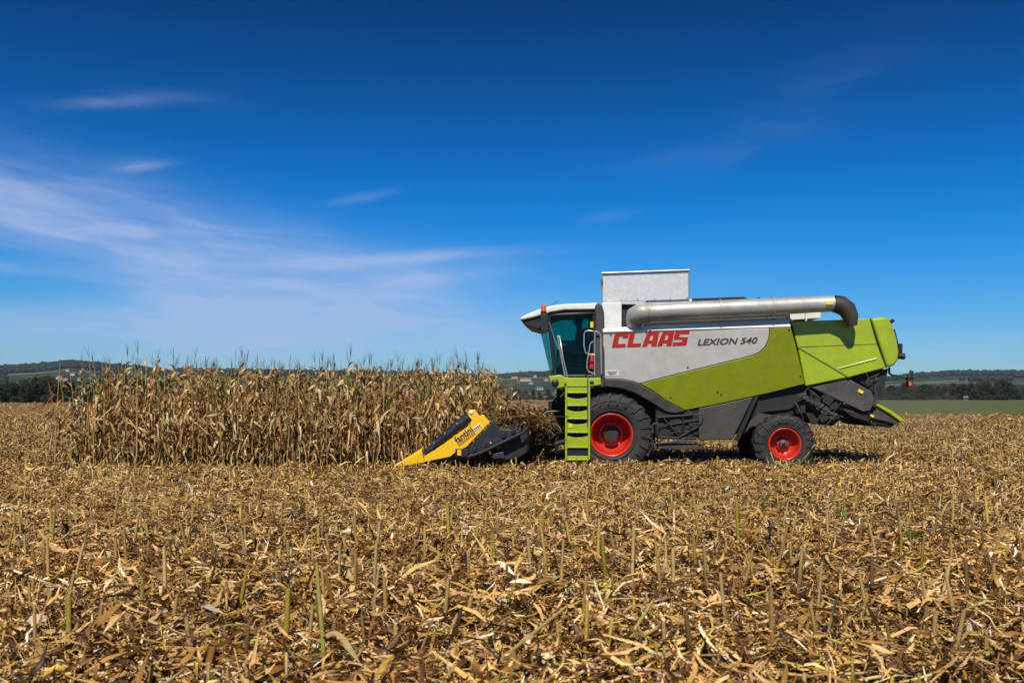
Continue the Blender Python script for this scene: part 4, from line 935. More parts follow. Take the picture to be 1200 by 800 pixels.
ext.prism([fr[0], fr[3], fr[3] + Vector((.03, 0, 0)), fr[0] + Vector((.03, 0, 0))], [v + Vector((.13, 2.6, 0)) for v in [fr[0], fr[3], fr[3] + Vector((.03, 0, 0)), fr[0] + Vector((.03, 0, 0))]])
ext.prism([fr[1], fr[2], fr[2] - Vector((.03, 0, 0)), fr[1] - Vector((.03, 0, 0))], [v + Vector((.13, 2.6, 0)) for v in [fr[1], fr[2], fr[2] - Vector((.03, 0, 0)), fr[1] - Vector((.03, 0, 0))]])
eo = ext.build('tank_extension', MT['galv'], root, bevel=.006)
e2 = MB(); e2.tube([S(705.2, 320, .27), S(807.8, 316.3, .27)], .018, 6); 
for u in (705.6, 807.2): e2.tube([S(u, 318 if u < 750 else 316, .275), S(u, 352, .275)], .012, 6)
for i in range(6): e2.lathe([(.001, -.008), (.012, -.008), (.012, .004), (.001, .004)], 8, S(709 + i * 1.2 * 16, 351.3 - i * .6, .285), smooth=False)
e2.build('edge_trim', MT['steel'], eo)
MB().box(S(705, 0, .28).x - .02, S(706.5, 0, .28).x, S(0, 0, .24).y, S(0, 0, .34).y, S(706.5, 334, .28).z, S(706.5, 327, .28).z).build('latch', material('rusty_steel', (0.18, 0.08, 0.04), .8), eo)
# closed black tank covers behind the extension
tp = [(811, 352), (811, 349.5), (872, 347.5), (879, 351.5), (876, 358), (811, 358)]
MB().prism([S(*p, .7) for p in tp], [S(*p, .7) + Vector((0, 1.9, 0)) for p in tp]).build('tank_cover', MT['black'], root, bevel=.01)
MB().box(S(888, 0, .7).x, S(891, 0, .7).x, S(0, 0, .7).y, S(0, 0, .8).y, S(891, 356, .7).z, S(891, 348.5, .7).z).build('marker_post', MT['black'], root)
# engine details seen under the tube
eg = MB()
tp = [(926, 367), (962, 366), (962, 372.5), (926, 375)]
eg.prism([S(*p, .7) for p in tp], [S(*p, .7) + Vector((0, 1.4, 0)) for p in tp])
eg.tube([S(900, 370, .3), S(900, 377, .3)], .03, 8); eg.tube([S(908, 369, .35), S(909, 377, .35)], .06, 8); eg.box(S(944, 0, .6).x, S(946, 0, .6).x, S(0, 0, .6).y, S(0, 0, .7).y, S(946, 376, .6).z, S(946, 366, .6).z)
eg.build('engine_housing', MT['white'], root, bevel=.01)
# unloading auger tube
TY = -.05
tb = MB(); tb.tube([S(758, 366, TY), S(800, 363.8, TY), S(880, 360.3, TY), S(977, 355.6, TY)], [.195, .195, .19, .172], 28)
for px_ in (760, 843, 905): u = (px_ - 758) / 219; tb.tube([S(px_, 366 - 10.4 * u, TY), S(px_ + 2, 366 - 10.4 * u - .1, TY)], .222 - .02 * u, 28)
tube = tb.build('unloading_auger', MT['tube'], root)
eb = MB(); eb.tube([S(745, 384, .22), S(743.5, 376, .18), S(745, 369.5, TY + .03), S(751, 366.6, TY), S(758, 366, TY)], [.19, .20, .21, .21, .20], 24)
for p in ((738, 371), (740, 365), (745, 360.5), (752, 357.8)): eb.lathe([(.001, -.02), (.014, -.02), (.014, .03), (.001, .03)], 8, S(*p, -.04), smooth=False)
eb.tube([S(755.5, 366.3, TY), S(757.5, 366.2, TY)], .225, 24)
eb.build('auger_elbow', MT['tube'], root)
sb = MB(); sec = [((977, 355.6), .18, 0), ((985, 357.2), .19, -25), ((993, 363), .20, -48), ((997, 372), .185, -68), ((999, 382), .12, -80)]
pts = [S(*c_, TY) for c_, r_, a_ in sec]; sb.tube(pts, [.185, .20, .19, .165, .10], 24)
sb.build('discharge_spout', material('scuffed_rubber', (0.028, 0.025, 0.023), .55, dirt=DUST, dirt_amt=.25), root)
MB().box(-.075, .075, -.01, .004, -.03, .03, Matrix.Translation(S(972, 355.2, TY - .178))).build('warning_sticker', MT['sticker'], tube)
rb = MB(); rb.tube([S(753, 384, .0), S(753, 380, .0), S(756, 377.6, 0), S(760, 377.4, 0), S(920, 371, 0)], .022, 8); rb.build('top_handrail', MT['white'], root)

# cab
CY, CW = .75, 1.75
roofp = [(608.6, 373), (616, 368.5), (632, 362), (646, 358), (662, 356), (700, 354.6), (700, 362.5), (662, 363), (646, 365.5), (628, 371), (612, 375)]
MB().prism([S(*p, CY - .12) for p in roofp], [S(*p, CY - .12) + Vector((0, CW + .24, 0)) for p in roofp]).build('cab_roof', MT['white'], root, bevel=.03, bseg=3)
ur = [(610, 375.2), (628, 371.2), (646, 365.8), (662, 363.3), (699, 362.8), (699, 367), (655, 368), (642, 373), (632, 386), (618, 382)]
MB().prism([S(*p, CY - .05) for p in ur], [S(*p, CY - .05) + Vector((0, CW + .1, 0)) for p in ur]).build('roof_liner', MT['black'], root, bevel=.02)
# glazing: side panes and windscreen
gp = [(643, 373), (655, 368), (696, 367), (696, 441), (650, 441)]
fr = [S(*p, CY) for p in gp]
side_g = MB().prism(fr, [v + Vector((0, .012, 0)) for v in fr]).build('side_window', MT['glass'], root)
MB().prism([v + Vector((0, CW, 0)) for v in fr], [v + Vector((0, CW - .012, 0)) for v in fr]).build('side_window', MT['glass'], root)
ws = MB(); nseg = 12
def wsp(px, py, t):   # bowed windscreen across the cab
    b = math.sin(math.pi * t) ** .7 * (.20 if py < 400 else .08); return S(px, py, CY) + Vector((-b + .02, CW * t, 0))
for i in range(nseg):
    t0, t1 = i / nseg, (i + 1) / nseg; ws.add([wsp(638, 376, t0), wsp(638, 376, t1), wsp(648, 442, t1), wsp(648, 442, t0)], [(0, 1, 2, 3)], True)
ws.build('windscreen', MT['glass'], root)
for yy in (CY - .01, CY + CW + .01):
  fm = MB()
  for a_, b_, r_ in (((643, 372), (651, 442), .045), ((696.5, 364), (696.5, 442), .05), ((650, 440.5), (697, 440.5), .035), ((643, 369.5), (697, 366.5), .05)):
    fm.tube([S(*a_, yy), S(*b_, yy)], r_, 8)
  fm.build('cab_frame', MT['black'], root)
it = MB(); fl = [(652, 430), (697, 430), (697, 446), (650, 446)]
it.prism([S(*p, CY + .03) for p in fl], [S(*p, CY + .03) + Vector((0, CW - .06, 0)) for p in fl])
it.prism([S(690, 366, CY + .03), S(697, 366, CY + .03), S(697, 440, CY + .03), S(690, 440, CY + .03)], [v + Vector((0, CW - .06, 0)) for v in [S(690, 366, CY + .03), S(697, 366, CY + .03), S(697, 440, CY + .03), S(690, 440, CY + .03)]])
it.prism([S(652, 410, CY + 1.2), S(690, 400, CY + 1.2), S(690, 430, CY + 1.2), S(652, 430, CY + 1.2)], [v + Vector((0, .4, 0)) for v in [S(652, 410, CY + 1.2), S(690, 400, CY + 1.2), S(690, 430, CY + 1.2), S(652, 430, CY + 1.2)]])
it.build('cab_interior', MT['black'], root, bevel=.01)
se = MB(); cz = CY + CW / 2
for pts in ([(672, 411), (687, 411), (687, 417), (672, 417)], [(683, 385), (688.5, 383), (690, 412), (684, 413)], [(675, 417), (685, 417), (685, 430), (675, 430)]):
    se.prism([S(*p, cz - .27) for p in pts], [S(*p, cz - .27) + Vector((0, .54, 0)) for p in pts])
se.build('driver_seat', MT['upholstery'], root, bevel=.04)
sw = MB(); c_ = S(663, 410, cz); Mx = Matrix.Translation(c_) @ Matrix.Rotation(R(-55), 4, 'Y')
ring = [Mx @ Vector((math.cos(a_) * .19, math.sin(a_) * .19, 0)) for a_ in np.linspace(0, 2 * math.pi, 25)]
sw.tube(ring, .014, 6, caps=False); sw.tube([Mx @ Vector((-.18, 0, 0)), Mx @ Vector((.18, 0, 0))], .012, 6); sw.tube([c_, S(658, 432, cz)], .035, 8)
sw.build('steering_wheel', MT['black'], root)
bq = S(0, 0, 0)
# rear quarter pillar beside the cab
rp_ = [(697.5, 454), (697.5, 358), (699, 355.6), (703, 355.6), (706, 359), (708, 366), (708.5, 385), (708.5, 454)]
MB().prism([S(*p, .10) for p in rp_], [S(*p, .10) + Vector((0, 2.9, 0)) for p in rp_]).build('cab_rear_column', MT['grey_dusty'], root, bevel=.03)
MB().box(-.035, .035, -.01, .006, -.065, .065, Matrix.Translation(S(693.5, 380.3, CY - .05))).build('warning_sticker', MT['sticker'], root)
# beacon and mirror
mi = MB(); mi.tube([S(640, 371, .7), S(637.5, 369, .3), S(637, 367, .2)], .02, 6); a_ = [(633.5, 368), (642, 367), (643, 388), (639, 391), (634, 388)]
mi.prism([S(*p, .08) for p in a_], [S(*p, .24) for p in a_]); mirr = mi.build('mirror', MT['black'], root, bevel=.025)
bc = MB(); q = S(637, 365, .2); bc.tube([q, q + Vector((0, 0, .05)), q + Vector((0, 0, .10)), q + Vector((0, 0, .145)), q + Vector((0, 0, .16))], [.06, .062, .06, .045, .015], 16); bc.build('beacon', MT['orange'], root)
MB().tube([q - Vector((0, 0, .06)), q + Vector((0, 0, .005))], .066, 16).build('beacon_base', MT['black'], root)
MB().tube([S(645, 357.5, .8), S(655, 352.5, .8)], .006, 5).build('antenna', MT['black'], root)
MB().tube([S(643.5, 377, .68), S(650, 398, .68), S(655, 410, .68)], .01, 5).build('wiper', MT['steel'], root)
# handrails
HR = .02
for pts in ([(662, 440), (658.5, 423), (653.5, 395), (654.5, 392.8), (656, 393.5), (660, 420), (665, 442)],
            [(697, 441), (697, 400), (697, 388.3), (690, 387.2), (686, 388), (684.6, 391), (684.3, 405), (686, 413), (690, 415.3), (696.5, 415.3)],
            [(695.5, 400.3), (693, 401), (691.5, 404), (688.2, 423), (687.7, 431), (690, 435.5), (696.5, 438)],
            [(697.5, 388.3), (701, 389), (703.8, 391.5), (704.3, 415), (704.8, 438)]):
    MB().tube([S(*p, HR) for p in pts], .017, 8).build('handrail', MT['steel'], root)
fe = MB(); q = S(693.5, 432, .22); fe.tube([q, q + Vector((0, 0, .02)), q + Vector((0, 0, .30)), q + Vector((0, 0, .34)), q + Vector((0, 0, .37))], [.055, .06, .06, .035, .02], 14); fe.build('fire_extinguisher', MT['redplastic'], root)
# platform and ladder
pf = [(643, 440.5), (657, 439), (664, 442.5), (704, 442.5), (704.5, 451), (688, 453.2), (662, 453.2), (651, 455.5), (645.5, 449)]
MB().prism([S(*p, -.02) for p in pf], [S(*p, -.02) + Vector((0, 3.1, 0)) for p in pf]).build('platform', MT['lime'], root, bevel=.015)
MB().lathe([(.001, -.03), (.07, -.03), (.085, 0), (.085, .05), (.001, .05)], 18, S(650.5, 448.5, -.03)).build('work_lamp', MT['black'], root)
MB().lathe([(.001, -.02), (.02, -.02), (.02, .02), (.001, .02)], 10, S(662.5, 449.5, -.04), smooth=False).box(S(691, 0, -.05).x, S(696, 0, -.05).x, S(0, 0, -.05).y, S(0, 0, 0).y, S(696, 449, 0).z, S(696, 446.5, 0).z).build('step_latch', MT['sooty'], root)
LY = -.32
lad = empty('ladder', S(677, 540, LY)); lad.parent = root; LO = S(677, 540, LY)
for u0, u1 in ((662.3, 664.6), (689.2, 691.6)):
    fr = [S(u0, 453, LY), S(u1, 453, LY), S(u1, 538, LY), S(u0, 538, LY)]; MB().prism(fr, [v + Vector((0, .10, 0)) for v in fr]).build('side_rail', MT['lime'], lad, off=LO, bevel=.004)
MB().prism([S(688, 441, LY), S(689.5, 441, LY), S(689.5, 500, LY), S(688, 500, LY)], [S(688, 441, LY + .03), S(689.5, 441, LY + .03), S(689.5, 500, LY + .03), S(688, 500, LY + .03)]).build('latch_bar', MT['grey'], lad, off=LO)
for i, (y0, y1) in enumerate(((454, 459.5), (465, 474.5), (480, 490), (495, 506), (510.5, 523.5), (534, 538))):
    st = MB(); ys_ = 1.6 if i and i < 5 else 0; fr = []
    nn = 8
    for k in range(nn + 1): u = k / nn; fr.append(S(664.8 + 24.2 * u, y0 + ys_ * math.sin(math.pi * u) * 1.3, LY + .01))
    fr += [S(689, y1, LY + .01), S(664.8, y1, LY + .01)]
    st.prism(fr[::-1], [v + Vector((0, .02, 0)) for v in fr[::-1]])       # curved riser plate
    if i < 5 or True: st.box(fr[-1].x, fr[-2].x, S(0, 0, LY).y, S(0, 0, LY + .26).y, fr[-1].z - .02, fr[-1].z + .012)
    st.build('tread', MT['lime'], lad, off=LO, bevel=.004)
tr = MB()
for i, y0 in enumerate((462, 477, 492, 507)):
    for k in range(7): x_ = 666 + k * 3.4; a_ = S(x_, y0, LY + .12); tr.box(a_.x, a_.x + .02, a_.y, a_.y + .02, a_.z - .06, a_.z + .05)
tr.build('grip_bar', MT['grey'], lad, off=LO)
fr = [S(664.6, 523.5, LY + .05), S(689, 523.5, LY + .05), S(689, 534, LY + .05), S(664.6, 534, LY + .05)]
MB().prism(fr, [v + Vector((0, .02, 0)) for v in fr]).build('rubber_flap', MT['black'], lad, off=LO)
MB().box(-.035, .035, -.008, .004, -.045, .045, Matrix.Translation(S(668.5, 498.5, LY))).build('warning_sticker', MT['sticker'], lad, off=LO)

# feeder house
fh = [(668, 456), (668, 512), (640, 532), (612, 538), (610, 508), (640, 480)]
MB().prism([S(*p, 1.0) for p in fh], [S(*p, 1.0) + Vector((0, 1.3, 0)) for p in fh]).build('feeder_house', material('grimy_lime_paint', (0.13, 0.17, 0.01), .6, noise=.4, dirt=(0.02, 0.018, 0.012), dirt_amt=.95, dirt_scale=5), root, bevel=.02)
fd = MB()
for pts, r_ in (([(667, 466), (645, 480), (628, 505)], .035), ([(668, 478), (640, 498), (615, 500), (588, 497)], .04), ([(645, 470), (647, 515)], .05), ([(668, 500), (640, 516), (612, 530)], .04), ([(600, 505), (640, 500), (660, 488)], .028), ([(662, 455), (646, 474)], .03), ([(667, 470), (650, 490), (640, 520)], .05), ([(655, 456), (652, 530)], .045), ([(667, 492), (648, 496), (625, 484)], .035), ([(667, 515), (640, 524)], .06), ([(640, 478), (630, 500), (634, 520)], .03)):
    fd.tube([S(*p, .85) for p in pts], r_, 8)
for i in range(7): fd.lathe([(.03, -.03), (.09, -.03), (.09, .03), (.03, .03)], 14, S(618 + i * 7, 524 - i * 5.5, .82), closed=True)
fd.build('feeder_linkage', MT['sooty'], root)

# corn header: a part of the machine, dividers every 75 cm
HDY = 19.78 - D0
hd = empty('corn_header', S(560, 540, HDY)); hd.parent = root; HO = S(560, 540, HDY)
def Hh(px, py, y=0.0): return S(px, py, HDY + y)
main = [(497, 541.2), (497.4, 533.8), (520, 520), (551.6, 497), (549.5, 489.5), (547.8, 482.5), (551, 479.8), (557, 479.8), (561.5, 487), (566.8, 486), (574.3, 494.6), (560, 509.5), (546.5, 523.8), (536, 528.5), (527, 535.3)]
nose = [(458.6, 547.3), (476, 538), (493, 528.4), (497.2, 541.3)]
for k in range(9):
    dy = .75 * k; sh = Vector((0, dy, 0)); w = .05 if k in (0, 8) else .22
    fr = [Hh(*p) + sh for p in main]; lo = 0 if k in (0, 8) else -.0
    if k not in (0, 8): fr = [Hh(p[0], p[1] + (6 if p[1] < 500 else 2)) + sh for p in main]
    dv = MB().prism(fr, [v + Vector((0, w, 0)) for v in fr]).build('divider', MT['yellow'], hd, off=HO, bevel=.012)
    tip = Hh(458.6, 547.3) + sh + Vector((0, w / 2 + .05, 0)); a_ = Hh(494, 528.8) + sh; b_ = Hh(498, 541.5) + sh; wd = Vector((0, w + .14, 0)); m_ = Vector((0, -.03, 0))
    nb = MB().add([tip + Vector((0, 0, .015)), tip - Vector((0, 0, .02)), a_ + m_, b_ + m_, a_ + m_ + wd, b_ + m_ + wd, (a_ + m_ + wd / 2) + Vector((0, 0, .07))], [(0, 2, 3, 1), (0, 1, 5, 4), (1, 3, 5), (0, 4, 6), (0, 6, 2), (2, 6, 4, 5, 3)])
    nb.build('divider_nose', MT['yellow'], hd, off=HO, bevel=.01)
    if k in (0, 8):
        ro = MB(); s_ = Vector((0, .02 + w, 0)); P = [Hh(498, 531.5), Hh(509, 521.5), Hh(522, 510.5), Hh(536, 499), Hh(550, 488)]
        ro.tube([p + sh + s_ * .6 for p in P], [.055, .085, .095, .10, .10], 16)
        for p in P[1:4]: ro.tube([p + sh + s_ * .6 - Vector((.01, 0, -.008)), p + sh + s_ * .6 + Vector((.012, 0, .01))], .108, 16)
        ro.build('crop_roller', MT['darkblue'], hd, off=HO)
        q = Hh(552, 482.5, -.015) + sh; MB().lathe([(.001, -.01), (.035, -.01), (.035, .01), (.001, .01)], 16, q, smooth=False).build('reflector', MT['stickerw'], hd, off=HO)
# side gear, row units, auger trough and rear frame
sg_ = [(574.5, 497), (578, 492), (586, 502), (608, 505), (610, 510), (598, 515), (580, 524), (562, 531), (548, 534), (548, 524.5), (560, 512)]
MB().prism([Hh(*p, .03) for p in sg_], [Hh(*p, .03) + Vector((0, .12, 0)) for p in sg_]).build('end_frame', MT['darkblue'], hd, off=HO, bevel=.015)
MB().prism([Hh(*p, 6.0) for p in sg_], [Hh(*p, 6.0) + Vector((0, .12, 0)) for p in sg_]).build('end_frame', MT['darkblue'], hd, off=HO, bevel=.015)
ed = MB(); ed.tube([Hh(546, 536, -.02), Hh(562, 531, -.02), Hh(585, 520, -.02), Hh(612, 507, -.02), Hh(618, 501.5, -.02)], .035, 8); ed.box(Hh(534, 0).x, Hh(549, 0).x, Hh(0, 0, -.07).y, Hh(0, 0, 0).y, Hh(549, 534.5).z, Hh(549, 525.5).z)
for p, r_ in (((572, 521), .06), ((590, 510), .05), ((602, 505), .05), ((556, 527), .045)): ed.lathe([(.001, -.03), (r_, -.03), (r_, .03), (.001, .03)], 12, Hh(*p, .02), smooth=False)
ed.build('drive_guard', MT['black'], hd, off=HO, bevel=.006)
MB().box(Hh(536.5, 0).x, Hh(541, 0).x, Hh(0, 0, -.085).y, Hh(0, 0, -.07).y, Hh(541, 533).z, Hh(541, 526.3).z).build('yellow_label', MT['yellow'], hd, off=HO)
MB().box(-.05, .05, -.01, .01, -.02, .02, Matrix.Translation(Hh(573, 519.5, .02)) @ Matrix.Rotation(R(-25), 4, 'Y')).build('yellow_label', MT['sticker'], hd, off=HO)
bf = [(588, 512), (611, 506), (614, 500), (619, 500), (618, 530), (605, 538), (577, 540), (574, 532), (588, 524)]
MB().prism([Hh(*p, .18) for p in bf], [Hh(*p, .18) + Vector((0, 5.8, 0)) for p in bf]).build('trough', MT['sooty'], hd, off=HO, bevel=.02)
MB().prism([Hh(577, 532, -.01), Hh(590, 529, -.01), Hh(592, 537, -.01), Hh(577, 537, -.01)], [Hh(577, 532, .3), Hh(590, 529, .3), Hh(592, 537, .3), Hh(577, 537, .3)]).build('skid_plate', MT['darkblue'], hd, off=HO, bevel=.01)
au = MB(); q0 = Hh(598, 504, .3); q1 = q0 + Vector((0, 5.6, 0)); au.tube([q0, q1], .11, 14)
hx = []
for i in range(140):
    t = i / 139; a_ = t * 2 * math.pi * (9 if t < .5 else 9); y_ = 5.6 * t; hx.append((q0 + Vector((math.cos(a_) * .11, y_, math.sin(a_) * .11)), q0 + Vector((math.cos(a_) * .22, y_, math.sin(a_) * .22))))
for i in range(139): au.add([hx[i][0], hx[i][1], hx[i + 1][1], hx[i + 1][0]], [(0, 1, 2, 3)], True)
au.build('cross_auger', MT['sooty'], hd, off=HO)
for k in range(8):
    y_ = .375 + .75 * k; ru = MB(); 
    for s in (-.13, .09): pts = [(505, 540), (560, 518), (585, 506), (585, 520), (560, 532), (510, 546)]; ru.prism([Hh(*p, y_ + s) for p in pts], [Hh(*p, y_ + s + .04) for p in pts])
    ru.build('row_unit', MT['darkblue'], hd, off=HO, bevel=.008)

# trash and cut plants lying on the header
V, Q, K = [], [], []; b = 0; rh = random.Random(9)
for i in range(900):
    u = rh.random(); px_ = 577 + 70 * u + rh.gauss(0, 3); hgt = 6 + 17 * math.sin(math.pi * min(1, .12 + u * .85)) ** .8; top = 503 - hgt * rh.random() ** .7 + rh.gauss(0, 2); base = S(px_, top, HDY + rh.uniform(.3, 3.5)) 
    base = WORLD(base)
    v, q = strip(rh, tuple(base), rh.uniform(0, 6.28), rh.uniform(.15, .6), rh.uniform(.015, .05), rh.uniform(-.3, .9), rh.uniform(-1.2, .2), 1.5, rh.gauss(0, 1.5), n=4)
    c_ = np.array(rh.choice(DRY[:5])) * rh.uniform(.1, .85); V += v; Q += [tuple(b + k for k in f) for f in q]; K += [c_] * len(v); b += len(v)
o = link('crop_debris', np_mesh('crop_debris', V, Q, MT['dry'], np.array(K))); tag(o, 'heap of torn corn leaves and stalks lying on the header', 'crop litter', kind='stuff')

cx_, cy_, cz_, cn = [], [], [], 0
for (px_, py_, sx_, sz_, n_) in ((600, 478, 1.1, .5, 260), (1010, 492, .7, .35, 90), (560, 470, .9, .5, 90)):
    for i in range(n_):
        q = WORLD(S(px_, py_, rh.uniform(-.2, 3.0))); cx_.append(q.x + rh.gauss(0, sx_ * .5)); cy_.append(q.y); cz_.append(max(.3, q.z + rh.gauss(0, sz_ * .6)))
n = len(cx_); Pc = pieces(np.array(cx_), np.array(cy_), RNG.uniform(.01, .05, n), RNG.uniform(.004, .014, n), pal(n) * 1.2, 1.2, 0.0)
Vc = Pc[0].reshape(n, 8, 3); Vc[:, :, 2] += (np.array(cz_) - GZ)[:, None]
tag(link('flying_chaff', np_mesh('flying_chaff', Vc.reshape(-1, 3), Pc[1], MT['litter'], Pc[2])), 'bits of chaff blown up round the header and behind the chute', 'chaff', kind='stuff')
# ------------------------------------------------------------ lettering
def letters(name, polys, org, h, wfac, shear, slope, mat, parent, spacing, fn, dpx):
    """polys per letter in unit square; org = px,py of the lower left; h in px"""
    mb = MB(); x = 0
    for pl in polys:
        for poly in pl:
            dens = poly
            pts = []
            for (u, v) in dens: X_ = x + u * wfac; px_ = org[0] + (X_ + v * shear) * h; py_ = org[1] - v * h + (X_ * h) * slope; pts.append((px_, py_))
            fr = [fn(p[0], p[1], .008) for p in pts]; bk = [fn(p[0], p[1], -.004) for p in pts]; mb.prism(fr, bk)
        x += spacing
    return mb.build(name, mat, parent)
Cc = [[(0, 0), (.36, 0), (.36, 1), (.12, 1), (0, .88)], [(.36, 0), (.92, 0), (.92, .24), (.36, .24)], [(.36, .74), (.62, .74), (.62, 1), (.36, 1)], [(.62, .62), (.98, .62), (.98, 1), (.62, 1)]]
Ll = [[(0, 0), (.36, 0), (.36, 1), (0, 1)], [(.36, 0), (.92, 0), (.92, .24), (.36, .24)]]
Aa = [[(0, 0), (.33, 0), (.36, .20), (.40, .40), (.44, .74), (.44, 1), (.26, 1), (.14, .82)], [(.62, 0), (.98, 0), (.98, 1), (.62, 1)], [(.44, .76), (.62, .76), (.62, 1), (.44, 1)], [(.36, .20), (.62, .20), (.62, .42), (.40, .42)]]
Ss = [[(0, 0), (.96, 0), (.96, .24), (0, .24)], [(.60, .24), (.96, .24), (.96, .56), (.60, .56)], [(0, .42), (.60, .42), (.60, .58), (0, .58)], [(0, .58), (.36, .58), (.36, 1), (.10, 1), (0, .9)], [(.36, .78), (1.0, .78), (1.0, 1), (.36, 1)]]
letters('lettering', [Cc, Ll, Aa, Aa, Ss], (717.0, 407.2), 17.2, 1.0, .2, -.031, MT['redtext'], root, 1.03, PP, 1)
def text(body, fn, org, h, wid, slope_deg, shear, mat, parent, name='lettering', out=.008, off=None, bold=0.0, lift=True):
    cu = bpy.data.curves.new('text', 'FONT'); cu.body = body; cu.shear = shear; cu.offset = bold; cu.size = 1; cu.resolution_u = 3
    ob = bpy.data.objects.new('text', cu); C.objects.link(ob); dg = bpy.context.evaluated_depsgraph_get(); me = bpy.data.meshes.new_from_object(ob.evaluated_get(dg)); C.objects.unlink(ob); bpy.data.objects.remove(ob)
    n = len(me.vertices); v = np.empty(n * 3); me.vertices.foreach_get('co', v); v = v.reshape(-1, 3); x0, x1 = v[:, 0].min(), v[:, 0].max(); y0, y1 = v[:, 1].min(), v[:, 1].max()
    a = math.tan(R(slope_deg)); ca, sa = math.cos(R(slope_deg)), math.sin(R(slope_deg)); co = []
    for x, y, _ in v:
        U = (x - x0) / (x1 - x0) * wid; W_ = (y - y0) / (y1 - y0) * h; px_ = org[0] + U * ca - W_ * sa; py_ = org[1] - U * sa - W_ * ca
        p = fn(px_, py_, out); co.append(p - (Vector(off) if off is not None else Vector((0, 0, 0))))
    me.vertices.foreach_set('co', [c for p in co for c in p]); me.materials.clear(); me.materials.append(mat); me.update(); return link(name, me, parent)
text('LEXION 540', PP, (817.2, 404.8), 7.6, 71, 1.9, .28, MT['darktext'], root, bold=.022)
HF = lambda a, b, o: S(a, b, HDY) + Vector((0, -o, 0))
text('fantini', HF, (536.0, 519.6), 8.2, 24.5, 37, 0, MT['darktext'], hd, off=HO, bold=.02, out=.012)
pl = MB()
def rotpt(o, u, v, a=37): ca, sa = math.cos(R(a)), math.sin(R(a)); return (o[0] + u * ca - v * sa, o[1] - u * sa - v * ca)
fr = [HF(*rotpt((556.5, 505), u, v), .012) for u, v in ((0, 0), (10, 0), (10, 4), (0, 4))]; pl.prism(fr, [p + Vector((0, .008, 0)) for p in fr]); pl.build('badge', MT['stickerw'], hd, off=HO)
pl = MB()
for u in (.8, 3.1, 5.4, 7.7):
    fr = [HF(*rotpt((556.5, 505), u + a_, v), .016) for a_, v in ((0, .8), (1.5, .8), (1.5, 3.2), (0, 3.2))]; pl.prism(fr, [p + Vector((0, .004, 0)) for p in fr])
pl.build('badge_marks', MT['darktext'], hd, off=HO)
pl = MB()
for i in range(9):
    u = i * 2.75; fr = [HF(*rotpt((538.4, 522.2), u + a_, v), .012) for a_, v in ((0, 0), (1.8, 0), (1.8, 3.0), (0, 3.0))]; pl.prism(fr, [p + Vector((0, .008, 0)) for p in fr])
pl.build('lettering', material('brown_orange_lettering', (0.42, 0.16, 0.02), .5), hd, off=HO)
fr = [PP(*p, .008) for p in ((709.5, 434), (725, 434), (725, 440.3), (709.5, 440.3))]
sk = MB().prism(fr[::-1], [p + Vector((0, .01, 0)) for p in fr[::-1]]).build('white_sticker', MT['stickerw'], root)
pl = MB()
for r_, (u0, u1) in enumerate(((711.5, 723), (713, 721.5))):
    fr = [PP(*p, .014) for p in ((u0, 435.3 + r_ * 2.2), (u1, 435.3 + r_ * 2.2), (u1, 436.2 + r_ * 2.2), (u0, 436.2 + r_ * 2.2))]; pl.prism(fr[::-1], [p + Vector((0, .004, 0)) for p in fr[::-1]])
pl.build('sticker_print', MT['redtext'], sk)

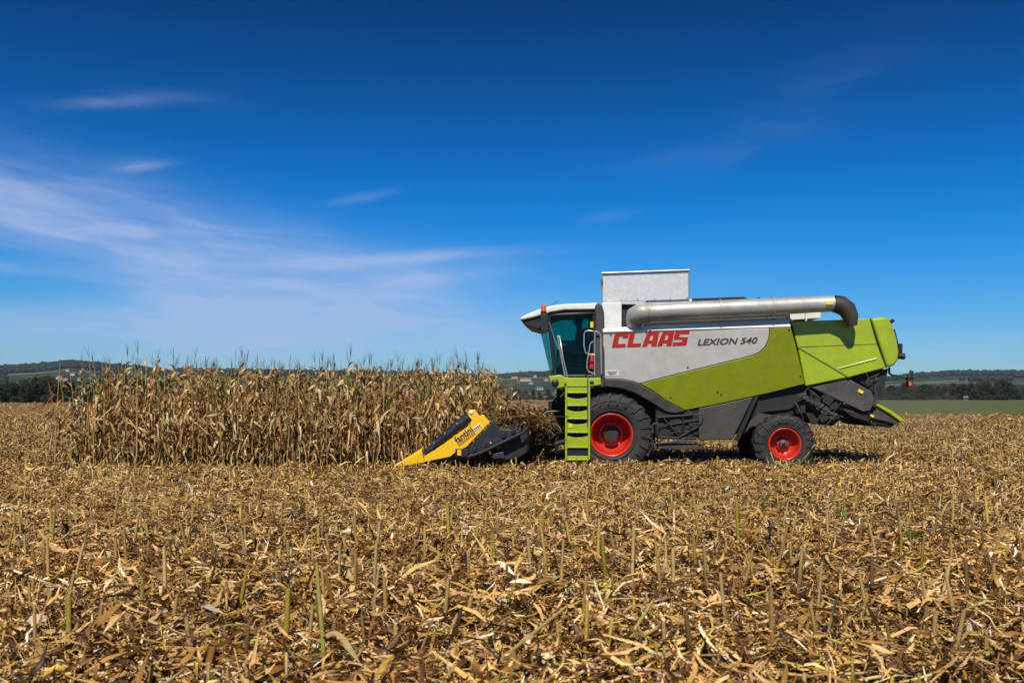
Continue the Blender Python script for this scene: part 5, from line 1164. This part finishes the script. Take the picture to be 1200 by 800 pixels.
# ------------------------------------------------------------ driver
def driver():
    hip = WORLD(S(680, 410, cz)); base = Vector((hip.x, hip.y, hip.z - .02)); r = empty('person', tuple(base)); tag(r, 'person in a pale blue shirt seated at the wheel inside the cab', 'person')
    J = [(0, 0, .08), (-.01, 0, .28), (-.0, 0, .46), (-.02, 0, .54), (-.04, 0, .62), (-.05, 0, .74)]; rad = [.15, .135, .15, .06, .075, .085]
    E = [(i, i + 1) for i in range(5)]
    def chain(start, pts, rs):
        k = start
        for p, q in zip(pts, rs): J.append(p); rad.append(q); E.append((k, len(J) - 1)); k = len(J) - 1
    for s in (-1, 1):
        chain(2, [(-.01, .18 * s, .44), (-.10, .24 * s, .20), (-.34, .15 * s, .20), (-.42, .14 * s, .22)], [.065, .05, .04, .035])
        chain(0, [(-.08, .10 * s, .06), (-.46, .13 * s, .06), (-.50, .13 * s, -.34), (-.60, .13 * s, -.38)], [.095, .075, .05, .04])
    me = bpy.data.meshes.new('body'); me.from_pydata(J, E, []); o = link('body', me, r); me.materials.append(MT['cloth'])
    sk = o.modifiers.new('skin', 'SKIN'); 
    for i, q in enumerate(rad): me.skin_vertices[0].data[i].radius = (q, q) if me.skin_vertices else None
    me.skin_vertices[0].data[0].use_root = True
    su = o.modifiers.new('sub', 'SUBSURF'); su.levels = 2; su.render_levels = 2
    hm = MB()
    def ell(mb, c, rx, ry, rz, n=14, m=10):
        vs = [(c[0] + rx * math.sin(math.pi * j / m) * math.cos(2 * math.pi * i / n), c[1] + ry * math.sin(math.pi * j / m) * math.sin(2 * math.pi * i / n), c[2] + rz * math.cos(math.pi * j / m)) for j in range(m + 1) for i in range(n)]
        mb.add(vs, [(j * n + i, (j + 1) * n + i, (j + 1) * n + (i + 1) % n, j * n + (i + 1) % n) for j in range(m) for i in range(n)], True)
    ell(hm, (-.055, 0, .69), .098, .082, .12); ell(hm, (-.155, 0, .675), .018, .014, .022); ell(hm, (-.05, .085, .68), .02, .012, .03); ell(hm, (-.05, -.085, .68), .02, .012, .03)
    for s in (-1, 1):
        ell(hm, (-.45, .14 * s, .23), .045, .03, .02)
        for f_ in range(4): hm.tube([(-.47, .14 * s + (f_ - 1.5) * .016, .24), (-.51, .14 * s + (f_ - 1.5) * .017, .235), (-.52, .14 * s + (f_ - 1.5) * .017, .20)], [.009, .008, .007], 6)
        hm.tube([(-.44, .14 * s - .03 * s, .235), (-.47, .14 * s - .05 * s, .25)], [.01, .008], 6)
    hm.build('face_and_hands', MT['skin'], r)
    h2 = MB(); ell(h2, (-.035, 0, .72), .10, .09, .10); h2.build('hair', MT['hair'], r)
    e2 = MB(); ell(e2, (-.143, .03, .705), .01, .012, .01); ell(e2, (-.143, -.03, .705), .01, .012, .01); e2.build('eyes', MT['black'], r)
driver()

# ------------------------------------------------------------ haze
hz = MB().box(-3600, 3600, -12, 3600, -4, 128).build('haze', bpy.data.materials.new('haze_air')); hz['kind'] = 'stuff'; hz['label'] = 'thin blue haze over the fields and hills'
m = hz.data.materials[0]; m.use_nodes = True; t = m.node_tree; t.nodes.clear(); out = N(t, 'ShaderNodeOutputMaterial'); pv = N(t, 'ShaderNodeVolumePrincipled')
pv.inputs['Color'].default_value = (0.62, 0.8, 1.0, 1); pv.inputs['Density'].default_value = 0.00005; pv.inputs['Anisotropy'].default_value = 0.0
t.links.new(pv.outputs[0], out.inputs['Volume'])

dm = bpy.data.materials.new('dust_air'); dm.use_nodes = True; t = dm.node_tree; t.nodes.clear(); out = N(t, 'ShaderNodeOutputMaterial'); pv = N(t, 'ShaderNodeVolumePrincipled')
pv.inputs['Color'].default_value = (0.80, 0.66, 0.50, 1); pv.inputs['Density'].default_value = 0.022; t.links.new(pv.outputs[0], out.inputs['Volume'])
for (px, py, D, rx, ry, rz, lab) in ((612, 470, 25.5, 1.5, 2.0, 1.0, 'thin brown dust hanging over the header in front of the cab'), (1068, 484, 27.5, 1.6, 2.0, .75, 'thin brown dust drifting behind the chute of the machine')):
    b = MB(); n_, m_ = 24, 14
    vs = [(rx * math.sin(math.pi * j / m_) * math.cos(2 * math.pi * i / n_), ry * math.sin(math.pi * j / m_) * math.sin(2 * math.pi * i / n_), rz * math.cos(math.pi * j / m_)) for j in range(m_ + 1) for i in range(n_)]
    b.add(vs, [(j * n_ + i, (j + 1) * n_ + i, (j + 1) * n_ + (i + 1) % n_, j * n_ + (i + 1) % n_) for j in range(m_) for i in range(n_)], True)
    tag(b.build('dust', dm, None, loc=at(px, py, D)), lab, 'dust', kind='stuff')
